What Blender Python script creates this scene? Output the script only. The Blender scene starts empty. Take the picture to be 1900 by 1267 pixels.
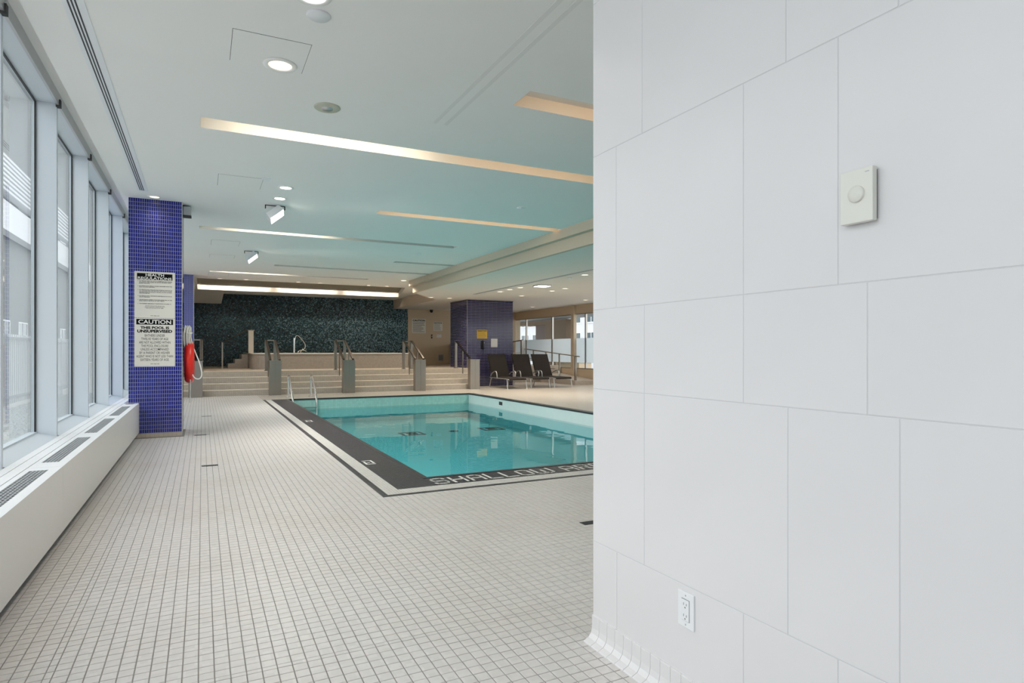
import bpy, bmesh, math, random
from mathutils import Vector, Matrix
random.seed(7)
SC = bpy.context.scene
C = SC.collection
PI = math.pi
H = 1.137            # camera height above the pool deck

# ------------------------------------------------------------------ camera
cam = bpy.data.cameras.new('camera'); cam.sensor_width = 36.0
cam.lens = 1150 / 1900 * 36.0; cam.shift_y = 17.5 / 1900; cam.clip_start = 0.05; cam.clip_end = 400
co = bpy.data.objects.new('camera', cam); C.objects.link(co)
co.location = (0, 0, H); co.rotation_euler = (PI / 2, 0, -math.atan(575 / 1150)); SC.camera = co

# ------------------------------------------------------------------ world, light, exposure
w = bpy.data.worlds.new('world'); SC.world = w; w.use_nodes = True
bg = w.node_tree.nodes['Background']; bg.inputs[0].default_value = (1.0, 0.965, 1.0, 1); bg.inputs[1].default_value = 2.15
SC.view_settings.view_transform = 'Standard'; SC.view_settings.look = 'None'
SC.view_settings.gamma = 1.0; SC.view_settings.use_curve_mapping = False
SC.view_settings.exposure = 0.4
LAMP_W = 48.0         # power of one ceiling downlight

def portal(loc, rot, sx, sy):
    l = bpy.data.lights.new('window_portal', 'AREA'); l.shape = 'RECTANGLE'; l.size = sx; l.size_y = sy
    l.cycles.is_portal = True
    o = bpy.data.objects.new('window_portal', l); C.objects.link(o); o.location = loc; o.rotation_euler = rot
portal((-1.25, 7.0, 1.8), (0, -PI / 2, 0), 2.6, 22.4)
portal((12.14, 13.0, 1.6), (0, PI / 2, 0), 2.0, 21.6)

# ------------------------------------------------------------------ materials
def nt(name):
    m = bpy.data.materials.new(name); m.use_nodes = True
    return m, m.node_tree.nodes, m.node_tree.links, m.node_tree.nodes['Principled BSDF']

def mat(name, col, rough=0.5, metal=0.0, var=0.04, scale=6.0, bump=0.0, bscale=60.0, coat=0.0, spec=0.5):
    m, N, L, b = nt(name)
    b.inputs['Roughness'].default_value = rough; b.inputs['Metallic'].default_value = metal
    b.inputs['Coat Weight'].default_value = coat; b.inputs['Specular IOR Level'].default_value = spec
    tc = N.new('ShaderNodeTexCoord'); no = N.new('ShaderNodeTexNoise'); no.inputs['Scale'].default_value = scale
    no.inputs['Detail'].default_value = 4
    L.new(tc.outputs['Object'], no.inputs['Vector'])
    mx = N.new('ShaderNodeMix'); mx.data_type = 'RGBA'
    mx.inputs[6].default_value = tuple(c * (1 - var) for c in col) + (1,)
    mx.inputs[7].default_value = tuple(min(1, c * (1 + var)) for c in col) + (1,)
    L.new(no.outputs['Fac'], mx.inputs[0]); L.new(mx.outputs[2], b.inputs['Base Color'])
    if bump:
        n2 = N.new('ShaderNodeTexNoise'); n2.inputs['Scale'].default_value = bscale; L.new(tc.outputs['Object'], n2.inputs['Vector'])
        bp = N.new('ShaderNodeBump'); bp.inputs['Strength'].default_value = bump; bp.inputs['Distance'].default_value = 0.004
        L.new(n2.outputs['Fac'], bp.inputs['Height']); L.new(bp.outputs[0], b.inputs['Normal'])
    return m

def brushed(name, col, rough=0.32, axis=(2, 2, 120)):
    m, N, L, b = nt(name)
    b.inputs['Metallic'].default_value = 1.0
    tc = N.new('ShaderNodeTexCoord'); mp = N.new('ShaderNodeMapping'); mp.inputs['Scale'].default_value = axis
    no = N.new('ShaderNodeTexNoise'); no.inputs['Scale'].default_value = 6; no.inputs['Detail'].default_value = 6
    L.new(tc.outputs['Object'], mp.inputs[0]); L.new(mp.outputs[0], no.inputs['Vector'])
    mr = N.new('ShaderNodeMapRange'); mr.inputs[3].default_value = rough - 0.08; mr.inputs[4].default_value = rough + 0.12
    L.new(no.outputs['Fac'], mr.inputs[0]); L.new(mr.outputs[0], b.inputs['Roughness'])
    b.inputs['Base Color'].default_value = col + (1,)
    return m

def emit(name, col, s):
    m, N, L, b = nt(name)
    b.inputs['Base Color'].default_value = col + (1,)
    b.inputs['Emission Color'].default_value = col + (1,); b.inputs['Emission Strength'].default_value = s
    return m

def gridmat(name, col, grout, pu, pv, ax='xy', mortar=0.003, rough=0.3, var=0.06, bump=0.4, col2=None):
    """tiles too small to pick apart: colour and relief on a grid of pitch pu x pv"""
    m, N, L, b = nt(name)
    b.inputs['Roughness'].default_value = rough
    tc = N.new('ShaderNodeTexCoord'); sp = N.new('ShaderNodeSeparateXYZ'); L.new(tc.outputs['Object'], sp.inputs[0])
    cb = N.new('ShaderNodeCombineXYZ'); idx = {'x': 0, 'y': 1, 'z': 2}
    L.new(sp.outputs[idx[ax[0]]], cb.inputs[0]); L.new(sp.outputs[idx[ax[1]]], cb.inputs[1])
    br = N.new('ShaderNodeTexBrick'); br.offset = 0; br.squash = 1
    br.inputs['Scale'].default_value = 1; br.inputs['Brick Width'].default_value = pu; br.inputs['Row Height'].default_value = pv
    br.inputs['Mortar Size'].default_value = mortar; br.inputs['Mortar Smooth'].default_value = 0.1; br.inputs['Bias'].default_value = 0
    c2 = col2 or tuple(min(1, c * (1 + var)) for c in col)
    br.inputs['Color1'].default_value = tuple(c * (1 - var) for c in col) + (1,)
    br.inputs['Color2'].default_value = c2 + (1,)
    br.inputs['Mortar'].default_value = grout + (1,)
    L.new(cb.outputs[0], br.inputs['Vector']); L.new(br.outputs['Color'], b.inputs['Base Color'])
    bp = N.new('ShaderNodeBump'); bp.inputs['Strength'].default_value = bump; bp.inputs['Distance'].default_value = 0.002; bp.invert = True
    L.new(br.outputs['Fac'], bp.inputs['Height']); L.new(bp.outputs[0], b.inputs['Normal'])
    return m

def tilemat(name, col, pitch, rough=0.35, var=0.08, grime=0.0, grimecol=(0.5, 0.42, 0.32)):
    """one colour per modelled tile, picked from its place"""
    m, N, L, b = nt(name)
    b.inputs['Roughness'].default_value = rough
    ge = N.new('ShaderNodeNewGeometry')
    sn = N.new('ShaderNodeVectorMath'); sn.operation = 'SNAP'; sn.inputs[1].default_value = (pitch, pitch, pitch)
    L.new(ge.outputs['Position'], sn.inputs[0])
    wn = N.new('ShaderNodeTexWhiteNoise'); L.new(sn.outputs[0], wn.inputs[0])
    mx = N.new('ShaderNodeMix'); mx.data_type = 'RGBA'
    mx.inputs[6].default_value = tuple(c * (1 - var) for c in col) + (1,); mx.inputs[7].default_value = tuple(min(1, c * (1 + var)) for c in col) + (1,)
    L.new(wn.outputs['Value'], mx.inputs[0])
    out = mx.outputs[2]
    if grime:
        no = N.new('ShaderNodeTexNoise'); no.inputs['Scale'].default_value = 1.3; no.inputs['Detail'].default_value = 5
        L.new(ge.outputs['Position'], no.inputs['Vector'])
        mr = N.new('ShaderNodeMapRange'); mr.inputs[1].default_value = 0.45; mr.inputs[2].default_value = 0.75; mr.inputs[4].default_value = grime
        L.new(no.outputs['Fac'], mr.inputs[0])
        m2 = N.new('ShaderNodeMix'); m2.data_type = 'RGBA'; m2.inputs[7].default_value = grimecol + (1,)
        L.new(mr.outputs[0], m2.inputs[0]); L.new(out, m2.inputs[6]); out = m2.outputs[2]
    L.new(out, b.inputs['Base Color'])
    return m

M = {}
M['ceil'] = mat('ceiling_paint', (0.86, 0.86, 0.85), 0.7, var=0.015, scale=1.5)
M['ceil2'] = mat('soffit_paint', (0.76, 0.74, 0.70), 0.7, var=0.02, scale=1.5)
M['panel'] = mat('porcelain_wall_panel', (0.785, 0.775, 0.79), 0.30, var=0.03, scale=2.2, bump=0.03, bscale=25)
M['joint'] = mat('panel_joint', (0.68, 0.68, 0.70), 0.6)
M['white'] = mat('white_powder_coat', (0.80, 0.82, 0.85), 0.4, var=0.01)
M['mull'] = mat('pale_mullion_paint', (0.60, 0.66, 0.72), 0.4, var=0.01)
M['heat'] = mat('heater_enamel', (0.72, 0.71, 0.69), 0.35, var=0.01)
M['alu'] = mat('aluminium_trim', (0.55, 0.56, 0.57), 0.35, 0.7)
M['steel'] = brushed('brushed_stainless_steel', (0.40, 0.37, 0.335), 0.30)
M['darksteel'] = brushed('bronze_handrail', (0.075, 0.062, 0.052), 0.35)
M['chrome'] = mat('polished_chrome', (0.82, 0.80, 0.77), 0.12, 1.0)
M['black'] = mat('black_plastic', (0.012, 0.012, 0.013), 0.4)
M['dark'] = mat('dark_recess', (0.05, 0.05, 0.055), 0.7)
M['grout'] = mat('floor_grout', (0.29, 0.275, 0.26), 0.9, var=0.15, scale=3)
M['ftile'] = tilemat('deck_tile', (0.70, 0.672, 0.655), 0.0254, 0.3, 0.05, 0.22)
M['ftile_far'] = gridmat('deck_tile_far', (0.62, 0.57, 0.51), (0.32, 0.28, 0.24), 0.0508, 0.0508, 'xy', 0.002, 0.3)
M['btile'] = tilemat('blue_glass_tile', (0.005, 0.011, 0.21), 0.0257, 0.12, 0.55)
M['bgrout'] = mat('pale_blue_grout', (0.60, 0.63, 0.86), 0.8)
M['btile2'] = gridmat('blue_tile_small', (0.012, 0.02, 0.27), (0.42, 0.44, 0.66), 0.0257, 0.0257, 'xz', 0.0025, 0.15, 0.3)
M['ptile'] = tilemat('purple_glazed_tile', (0.030, 0.024, 0.085), 0.05, 0.13, 0.35)
M['pgrout'] = mat('grey_violet_grout', (0.38, 0.37, 0.46), 0.8)
M['kerb'] = mat('kerb_tile_black', (0.035, 0.034, 0.04), 0.3)
M['band'] = tilemat('band_mosaic_tile', (0.055, 0.052, 0.062), 0.0254, 0.3, 0.35)
M['bandgrout'] = mat('band_grout', (0.17, 0.165, 0.17), 0.9)
M['wband'] = tilemat('white_band_tile', (0.72, 0.70, 0.67), 0.0254, 0.3, 0.06)
M['wgrout'] = mat('white_band_grout', (0.4, 0.39, 0.37), 0.9)
M['step'] = gridmat('step_tile', (0.55, 0.49, 0.425), (0.40, 0.355, 0.31), 0.0508, 0.0508, 'xz', 0.0022, 0.35)
M['tubt'] = gridmat('tub_tile', (0.32, 0.285, 0.25), (0.24, 0.215, 0.19), 0.0508, 0.0508, 'xz', 0.002, 0.35)
M['nose'] = mat('step_nosing', (0.78, 0.72, 0.62), 0.3)
M['bulk'] = mat('bulkhead_paint', (0.58, 0.49, 0.39), 0.7, var=0.02, scale=1)
M['beige'] = mat('beige_wall_paint', (0.60, 0.48, 0.34), 0.7, var=0.03, scale=1)
M['poolw'] = gridmat('pool_wall_tile', (0.36, 0.60, 0.56), (0.31, 0.53, 0.49), 0.0508, 0.0508, 'xz', 0.002, 0.3)
M['poolwhite'] = mat('pool_wall_white', (0.72, 0.80, 0.80), 0.3)
M['basin'] = mat('pool_basin_paint', (0.14, 0.56, 0.60), 0.6, var=0.08, scale=0.8)
M['red'] = mat('lifebuoy_red', (0.72, 0.018, 0.008), 0.35)
M['rope'] = mat('white_rope', (0.78, 0.77, 0.72), 0.8, bump=0.5, bscale=200)
M['sling'] = mat('brown_sling_fabric', (0.020, 0.014, 0.011), 0.85, bump=0.3, bscale=300)
M['lalu'] = mat('lounger_aluminium', (0.62, 0.62, 0.62), 0.3, 0.8)
M['sign'] = mat('sign_cream', (0.70, 0.68, 0.62), 0.5, var=0.01)
M['ink'] = mat('sign_black_ink', (0.006, 0.006, 0.007), 0.8, spec=0.1)
M['signw'] = mat('sign_letter_white', (0.80, 0.79, 0.75), 0.5, var=0.01)
M['yellow'] = mat('yellow_notice', (0.75, 0.47, 0.07), 0.5)
M['paper'] = mat('paper_notice', (0.72, 0.70, 0.68), 0.6)
M['plastic'] = mat('white_plastic', (0.86, 0.88, 0.90), 0.3, var=0.005)
M['cream'] = mat('cream_plastic', (0.80, 0.80, 0.74), 0.35, var=0.005)
M['lamp_w'] = emit('lamp_white', (1.0, 0.95, 0.86), 9)
M['lamp_y'] = emit('lamp_warm', (1.0, 0.82, 0.60), 2.0)
M['strip_w'] = emit('strip_white', (1.0, 0.88, 0.70), 14)
M['strip_y'] = emit('strip_amber', (1.0, 0.66, 0.34), 4.0)
M['spk'] = mat('speaker_grille', (0.52, 0.53, 0.44), 0.6)
M['brown'] = mat('brown_outer_wall', (0.11, 0.068, 0.033), 0.6)
M['maroon'] = mat('dark_door_paint', (0.045, 0.018, 0.016), 0.4)
M['facade'] = mat('white_facade', (0.75, 0.77, 0.80), 0.6)
M['facade_g'] = mat('grey_facade', (0.20, 0.215, 0.22), 0.6, var=0.1, scale=0.6)
M['fglass'] = mat('facade_glass', (0.10, 0.14, 0.16), 0.1)
M['pave'] = mat('terrace_paving', (0.45, 0.45, 0.44), 0.8, var=0.1)
M['gravel'] = mat('gravel_stone', (0.45, 0.47, 0.48), 0.8, var=0.4, scale=30)

def schlick(N, L, f0, bump=None):
    ge = N.new('ShaderNodeNewGeometry'); d = N.new('ShaderNodeVectorMath'); d.operation = 'DOT_PRODUCT'
    L.new(ge.outputs['Incoming'], d.inputs[0]); L.new(bump.outputs[0] if bump else ge.outputs['Normal'], d.inputs[1])
    def mth(op, a, b=None):
        n = N.new('ShaderNodeMath'); n.operation = op
        for i, v in enumerate((a, b)):
            if v is None: continue
            if isinstance(v, (int, float)): n.inputs[i].default_value = v
            else: L.new(v, n.inputs[i])
        return n.outputs[0]
    ab = mth('ABSOLUTE', d.outputs['Value']); om = mth('SUBTRACT', 1.0, ab); om = mth('MAXIMUM', om, 0.0)
    return mth('ADD', mth('MULTIPLY', mth('POWER', om, 5.0), 1 - f0), f0)
def glassmat(name, tint=(0.93, 0.97, 0.96), rough=0.0, f0=0.06):
    m = bpy.data.materials.new(name); m.use_nodes = True; N = m.node_tree.nodes; L = m.node_tree.links; N.clear()
    o = N.new('ShaderNodeOutputMaterial'); mx = N.new('ShaderNodeMixShader'); t = N.new('ShaderNodeBsdfTransparent')
    g = N.new('ShaderNodeBsdfGlossy'); 
    t.inputs[0].default_value = tint + (1,); g.inputs['Roughness'].default_value = rough
    L.new(schlick(N, L, f0), mx.inputs[0]); L.new(t.outputs[0], mx.inputs[1]); L.new(g.outputs[0], mx.inputs[2]); L.new(mx.outputs[0], o.inputs[0])
    return m
M['glass'] = glassmat('window_glass')
def frostmat():
    m = bpy.data.materials.new('frosted_film'); m.use_nodes = True; N = m.node_tree.nodes; L = m.node_tree.links; N.clear()
    o = N.new('ShaderNodeOutputMaterial'); mx = N.new('ShaderNodeMixShader'); t = N.new('ShaderNodeBsdfTranslucent')
    d = N.new('ShaderNodeBsdfDiffuse'); t.inputs[0].default_value = (0.82, 0.86, 0.88, 1); d.inputs[0].default_value = (0.7, 0.74, 0.76, 1)
    mx.inputs[0].default_value = 0.3
    L.new(t.outputs[0], mx.inputs[1]); L.new(d.outputs[0], mx.inputs[2]); L.new(mx.outputs[0], o.inputs[0])
    return m
M['frost'] = frostmat()
def watermat():
    m = bpy.data.materials.new('pool_water'); m.use_nodes = True; N = m.node_tree.nodes; L = m.node_tree.links; N.clear()
    o = N.new('ShaderNodeOutputMaterial'); mx = N.new('ShaderNodeMixShader'); t = N.new('ShaderNodeBsdfTransparent')
    g = N.new('ShaderNodeBsdfGlossy'); 
    t.inputs[0].default_value = (0.78, 0.97, 0.99, 1); g.inputs['Roughness'].default_value = 0.015
    tc = N.new('ShaderNodeTexCoord'); mp = N.new('ShaderNodeMapping'); mp.inputs['Scale'].default_value = (1.0, 1.0, 1)
    no = N.new('ShaderNodeTexNoise'); no.inputs['Scale'].default_value = 1.6; no.inputs['Detail'].default_value = 2
    bp = N.new('ShaderNodeBump'); bp.inputs['Strength'].default_value = 0.25; bp.inputs['Distance'].default_value = 0.012
    L.new(tc.outputs['Object'], mp.inputs[0]); L.new(mp.outputs[0], no.inputs['Vector']); L.new(no.outputs['Fac'], bp.inputs['Height'])
    L.new(bp.outputs[0], g.inputs['Normal'])
    L.new(schlick(N, L, 0.02, bp), mx.inputs[0]); L.new(t.outputs[0], mx.inputs[1]); L.new(g.outputs[0], mx.inputs[2]); L.new(mx.outputs[0], o.inputs[0])
    return m
M['water'] = watermat()
def mosaicmat():
    m, N, L, b = nt('teal_glass_mosaic'); b.inputs['Roughness'].default_value = 0.25
    tc = N.new('ShaderNodeTexCoord'); vo = N.new('ShaderNodeTexVoronoi'); vo.inputs['Scale'].default_value = 44; vo.inputs['Randomness'].default_value = 0.7
    L.new(tc.outputs['Object'], vo.inputs['Vector']); wn = N.new('ShaderNodeTexWhiteNoise'); L.new(vo.outputs['Position'], wn.inputs[0])
    sp = N.new('ShaderNodeSeparateXYZ'); L.new(tc.outputs['Object'], sp.inputs[0])
    mr = N.new('ShaderNodeMapRange'); mr.inputs[1].default_value = 1.5; mr.inputs[2].default_value = 7.3
    mr.inputs[3].default_value = -0.06; mr.inputs[4].default_value = 0.30; L.new(sp.outputs[0], mr.inputs[0])
    ad = N.new('ShaderNodeMath'); L.new(wn.outputs['Value'], ad.inputs[0]); L.new(mr.outputs[0], ad.inputs[1])
    cr = N.new('ShaderNodeValToRGB'); cr.color_ramp.interpolation = 'CONSTANT'
    e = cr.color_ramp.elements; e[0].position = 0; e[0].color = (0.004, 0.010, 0.013, 1); e[1].position = 0.35; e[1].color = (0.010, 0.034, 0.042, 1)
    for p, c in ((0.6, (0.022, 0.062, 0.076, 1)), (0.78, (0.06, 0.135, 0.16, 1)), (0.93, (0.19, 0.30, 0.34, 1))):
        q = e.new(p); q.color = c
    L.new(ad.outputs[0], cr.inputs[0]); L.new(cr.outputs[0], b.inputs['Base Color'])
    return m
M['mosaic'] = mosaicmat()

# ------------------------------------------------------------------ mesh helpers
class MB:
    def __init__(s): s.v = []; s.f = []; s.mi = []; s.sm = []
    def add(s, vs, fs, mi=0, smooth=False):
        k = len(s.v); s.v += [tuple(p) for p in vs]; s.f += [tuple(i + k for i in f) for f in fs]
        s.mi += [mi] * len(fs); s.sm += [smooth] * len(fs); return s
    def box(s, a, b, mi=0, bevel=0.0, mat4=None):
        x0, y0, z0 = a; x1, y1, z1 = b
        if x0 > x1: x0, x1 = x1, x0
        if y0 > y1: y0, y1 = y1, y0
        if z0 > z1: z0, z1 = z1, z0
        if bevel > 0:
            bm = bmesh.new(); bmesh.ops.create_cube(bm, size=1)
            for v in bm.verts: v.co = Vector(((x0 + x1) / 2 + v.co.x * (x1 - x0), (y0 + y1) / 2 + v.co.y * (y1 - y0), (z0 + z1) / 2 + v.co.z * (z1 - z0)))
            bmesh.ops.bevel(bm, geom=bm.edges[:], offset=bevel, segments=2, profile=0.5, affect='EDGES')
            bm.verts.index_update(); vs = [v.co.copy() for v in bm.verts]; fs = [[v.index for v in f.verts] for f in bm.faces]; bm.free()
        else:
            vs = [Vector(p) for p in ((x0, y0, z0), (x1, y0, z0), (x1, y1, z0), (x0, y1, z0), (x0, y0, z1), (x1, y0, z1), (x1, y1, z1), (x0, y1, z1))]
            fs = [(0, 3, 2, 1), (4, 5, 6, 7), (0, 1, 5, 4), (1, 2, 6, 5), (2, 3, 7, 6), (3, 0, 4, 7)]
        if mat4 is not None: vs = [mat4 @ v for v in vs]
        return s.add(vs, fs, mi)
    def quad(s, a, b, c, d, mi=0): return s.add([a, b, c, d], [(0, 1, 2, 3)], mi)
    def prism(s, pts, z0, z1, mi=0):
        n = len(pts); vs = [(x, y, z0) for x, y in pts] + [(x, y, z1) for x, y in pts]
        fs = [tuple(range(n - 1, -1, -1)), tuple(range(n, 2 * n))] + [(i, (i + 1) % n, n + (i + 1) % n, n + i) for i in range(n)]
        return s.add(vs, fs, mi)
    def tube(s, pts, r, n=10, mi=0, closed=False, cap=True):
        P = [Vector(p) for p in pts]; m = len(P); rings = []; up = None
        for i, p in enumerate(P):
            if closed: t = P[(i + 1) % m] - P[i - 1]
            else: t = (P[min(i + 1, m - 1)] - P[max(i - 1, 0)])
            t.normalize()
            if up is None:
                up = Vector((0, 0, 1)) if abs(t.z) < 0.9 else Vector((1, 0, 0))
            up = (up - t * up.dot(t)); up.normalize(); sd = t.cross(up)
            rr = r[i] if isinstance(r, (list, tuple)) else r
            rings.append([p + up * math.cos(2 * PI * k / n) * rr + sd * math.sin(2 * PI * k / n) * rr for k in range(n)])
        vs = [q for rg in rings for q in rg]; fs = []
        for i in range(m if closed else m - 1):
            a, b = i * n, ((i + 1) % m) * n
            fs += [(a + k, b + k, b + (k + 1) % n, a + (k + 1) % n) for k in range(n)]
        s.add(vs, fs, mi, True)
        if cap and not closed:
            s.add(rings[0], [tuple(range(n))], mi); s.add(rings[-1], [tuple(range(n - 1, -1, -1))], mi)
        return s
    def lathe(s, prof, c=(0, 0, 0), n=28, mi=0, axis='z', smooth=True):
        vs = []
        for r, h in prof:
            for k in range(n):
                a = 2 * PI * k / n; x, y = r * math.cos(a), r * math.sin(a)
                p = {'z': (x, y, h), 'x': (h, x, y), 'y': (x, h, y)}[axis]
                vs.append((c[0] + p[0], c[1] + p[1], c[2] + p[2]))
        fs = [(i * n + k, i * n + (k + 1) % n, (i + 1) * n + (k + 1) % n, (i + 1) * n + k) for i in range(len(prof) - 1) for k in range(n)]
        s.add(vs, fs, mi, smooth)
        return s
    def disc(s, c, r, n=28, mi=0, axis='z'):
        vs = []
        for k in range(n):
            a = 2 * PI * k / n; x, y = r * math.cos(a), r * math.sin(a)
            p = {'z': (x, y, 0), 'x': (0, x, y), 'y': (x, 0, y)}[axis]
            vs.append((c[0] + p[0], c[1] + p[1], c[2] + p[2]))
        return s.add(vs, [tuple(range(n))], mi)
    def mesh(s, name, mats, fix=True):
        me = bpy.data.meshes.new(name); me.from_pydata(s.v, [], s.f)
        for m_ in (mats if isinstance(mats, (list, tuple)) else [mats]): me.materials.append(M[m_] if isinstance(m_, str) else m_)
        me.polygons.foreach_set('material_index', s.mi); me.polygons.foreach_set('use_smooth', s.sm)
        if fix and len(s.f) < 20000:
            bm = bmesh.new(); bm.from_mesh(me); bmesh.ops.recalc_face_normals(bm, faces=bm.faces[:]); bm.to_mesh(me); bm.free()
        me.update(); return me
    def build(s, name, mats, parent=None, loc=None, kind=None, rot=None, fix=True):
        return link(name, s.mesh(name, mats, fix), parent, loc, kind, rot)

def link(name, me, parent=None, loc=None, kind=None, rot=None):
    o = bpy.data.objects.new(name, me); C.objects.link(o)
    if parent is not None: o.parent = parent
    if loc is not None: o.location = loc
    if rot is not None: o.rotation_euler = rot
    if kind: o['kind'] = kind
    return o
def tag(o, label=None, cat=None, group=None, kind=None):
    if label: o['label'] = label
    if cat: o['category'] = cat
    if group: o['group'] = group
    if kind: o['kind'] = kind
    return o
def thing(name, label, cat, loc=(0, 0, 0), group=None, rz=0):
    o = link(name, None, None, loc, None, (0, 0, rz)); return tag(o, label, cat, group)
def struct(o, label, cat):
    return tag(o, label, cat, kind='structure')
def kids(o): return [c for c in ALLREL.get(o.name, [])]
def copy_tree(root, loc, label, rz=None):
    def cp(o, par):
        c = o.copy(); C.objects.link(c); c.parent = par
        for ch in list(o.children): cp(ch, c)
        return c
    r = cp(root, None); r.location = loc; r['label'] = label
    if rz is not None: r.rotation_euler[2] = rz
    return r

FONTCACHE = {}
def text_mb(mb, s, width, height, x, z, mi=0, bold=0.0, tracking=1.0, y=0.0, align='c', fit=True):
    """flat lettering standing in the XZ plane, facing -Y; x,z = centre (or left) of the line"""
    cu = bpy.data.curves.new('lettering', 'FONT'); cu.body = s; cu.size = 1; cu.offset = bold; cu.space_character = tracking; cu.resolution_u = 3
    o = bpy.data.objects.new('lettering', cu); C.objects.link(o)
    dg = bpy.context.evaluated_depsgraph_get(); me = bpy.data.meshes.new_from_object(o.evaluated_get(dg))
    vs = [v.co.copy() for v in me.vertices]; fs = [tuple(p.vertices) for p in me.polygons]
    bpy.data.objects.remove(o); bpy.data.curves.remove(cu); bpy.data.meshes.remove(me)
    if not vs: return
    x0 = min(v.x for v in vs); x1 = max(v.x for v in vs); y0 = min(v.y for v in vs); y1 = max(v.y for v in vs)
    sx = width / (x1 - x0); sz = height / max(y1 - y0, 1e-6)
    if not fit: sx = sz * 0.9; width = sx * (x1 - x0)
    ox = x - (width / 2 if align == 'c' else 0)
    mb.add([(ox + (v.x - x0) * sx, y, z + (v.y - y0) * sz - height / 2) for v in vs], fs, mi)

def rect_cells(x0, x1, y0, y1, holes):
    xs = sorted(set([x0, x1] + [min(max(h[0], x0), x1) for h in holes] + [min(max(h[1], x0), x1) for h in holes]))
    ys = sorted(set([y0, y1] + [min(max(h[2], y0), y1) for h in holes] + [min(max(h[3], y0), y1) for h in holes]))
    out = []
    for a, b in zip(xs, xs[1:]):
        for c, d in zip(ys, ys[1:]):
            mx, my = (a + b) / 2, (c + d) / 2
            if not any(h[0] < mx < h[1] and h[2] < my < h[3] for h in holes): out.append((a, b, c, d))
    return out

# ================================================================== STRUCTURE
ZC, ZR = 3.127, 2.787
PX0, PX1, PY0, PY1 = 1.80, 6.40, 5.32, 15.40       # water edge of the pool
BX0, BY0 = 1.437, 4.97                             # outer edge of the black band
# ---- floor
fl = MB()
TZ = 0.0
for a, b, c, d in rect_cells(-1.1, 12.1, -4.0, 24.0, [(PX0, PX1, PY0, PY1)]):
    fl.box((a, c, -0.12), (b, d, -0.003))
floor = struct(fl.build('floor', 'grout'), 'pale square-tiled pool deck with grey joints', 'floor')

def axis_tiles(lo, hi, halves, p=0.0508):
    """cell edges along one axis, with a half-width tile starting at each entry of halves"""
    hs = sorted(halves); cells = []
    for k in range(len(hs)):
        start = hs[k]; end = hs[k + 1] if k + 1 < len(hs) else start + 40
        cells.append((start, start + p / 2)); x = start + p / 2
        while x + p * 0.6 < end:
            cells.append((x, x + p)); x += p
    x = hs[0]
    while x > lo: cells.append((x - p, x)); x -= p
    return sorted(c for c in cells if c[0] >= lo and c[1] <= hi)
XT = axis_tiles(-0.80, 4.9, [-0.494, 1.36, 3.215])
YT = axis_tiles(0.6, 17.05, [1.12, 2.364, 3.608, 4.852, 6.096, 7.34, 8.584, 9.828, 11.07, 12.31, 13.56, 14.8, 16.05])
G = 0.0019
tile_meshes = {}
def tile_mesh(wx, wy):
    k = (round(wx, 3), round(wy, 3))
    if k not in tile_meshes:
        hx, hy = wx / 2 - G, wy / 2 - G; b = 0.0012
        vs = [(-hx, -hy, -0.003), (hx, -hy, -0.003), (hx, hy, -0.003), (-hx, hy, -0.003)]
        vs += [(-hx, -hy, -b), (hx, -hy, -b), (hx, hy, -b), (-hx, hy, -b)]
        vs += [(-hx + b, -hy + b, 0), (hx - b, -hy + b, 0), (hx - b, hy - b, 0), (-hx + b, hy - b, 0)]
        fs = []
        for o_ in (0, 4):
            for i in range(4): fs.append((o_ + i, o_ + (i + 1) % 4, o_ + 4 + (i + 1) % 4, o_ + 4 + i))
        fs.append((8, 9, 10, 11))
        mb = MB(); mb.add(vs, fs); tile_meshes[k] = mb.mesh('tile', 'ftile')
    return tile_meshes[k]
Sa, Ca = math.sin(math.atan(.5)), math.cos(math.atan(.5))
def inview(x, y, m=12):
    D = x * Sa + y * Ca
    if D < 0.5: return None
    u = 950 + 1150 * (x * Ca - y * Sa) / D; v = 651 + 1150 * H / D
    return (u, v, D) if -m < u < 1900 and v < 1267 + m else None
near = []; field = MB()
for (xa, xb) in XT:
    for (ya, yb) in YT:
        cx, cy = (xa + xb) / 2, (ya + yb) / 2
        if cx > 1.365 and cy < 2.03: continue
        if cx > 1.237 and cy > 4.737: continue
        if cx < -0.2 and 9.3 < cy < 10.2: continue
        # the drain gaps
        if any(abs(cx - dx) < .085 and abs(cy - dy) < .03 for dx, dy in ((.07, 12.04), (-.02, 9.38), (.07, 6.84))): continue
        iv = inview(cx, cy)
        if iv and iv[2] < 2.6 and (xb - xa) > .04 and (yb - ya) > .04: near.append((iv[2], cx, cy, xb - xa, yb - ya))
        
        if not (iv and iv[2] < 2.6 and (xb - xa) > .04 and (yb - ya) > .04):
            hx, hy = (xb - xa) / 2 - G, (yb - ya) / 2 - G
            if iv is None and cy < 1.0: pass
            dz = random.uniform(-.0004, .0002)
            g = 0.0 if cy < 7 else 0.0003
            field.add([(cx - hx, cy - hy, -.003), (cx + hx, cy - hy, -.003), (cx + hx, cy + hy, -.003), (cx - hx, cy + hy, -.003),
                       (cx - hx, cy - hy, dz), (cx + hx, cy - hy, dz), (cx + hx, cy + hy, dz), (cx - hx, cy + hy, dz)],
                      [(0, 1, 5, 4), (1, 2, 6, 5), (2, 3, 7, 6), (3, 0, 4, 7), (4, 5, 6, 7)])
near.sort()
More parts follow.
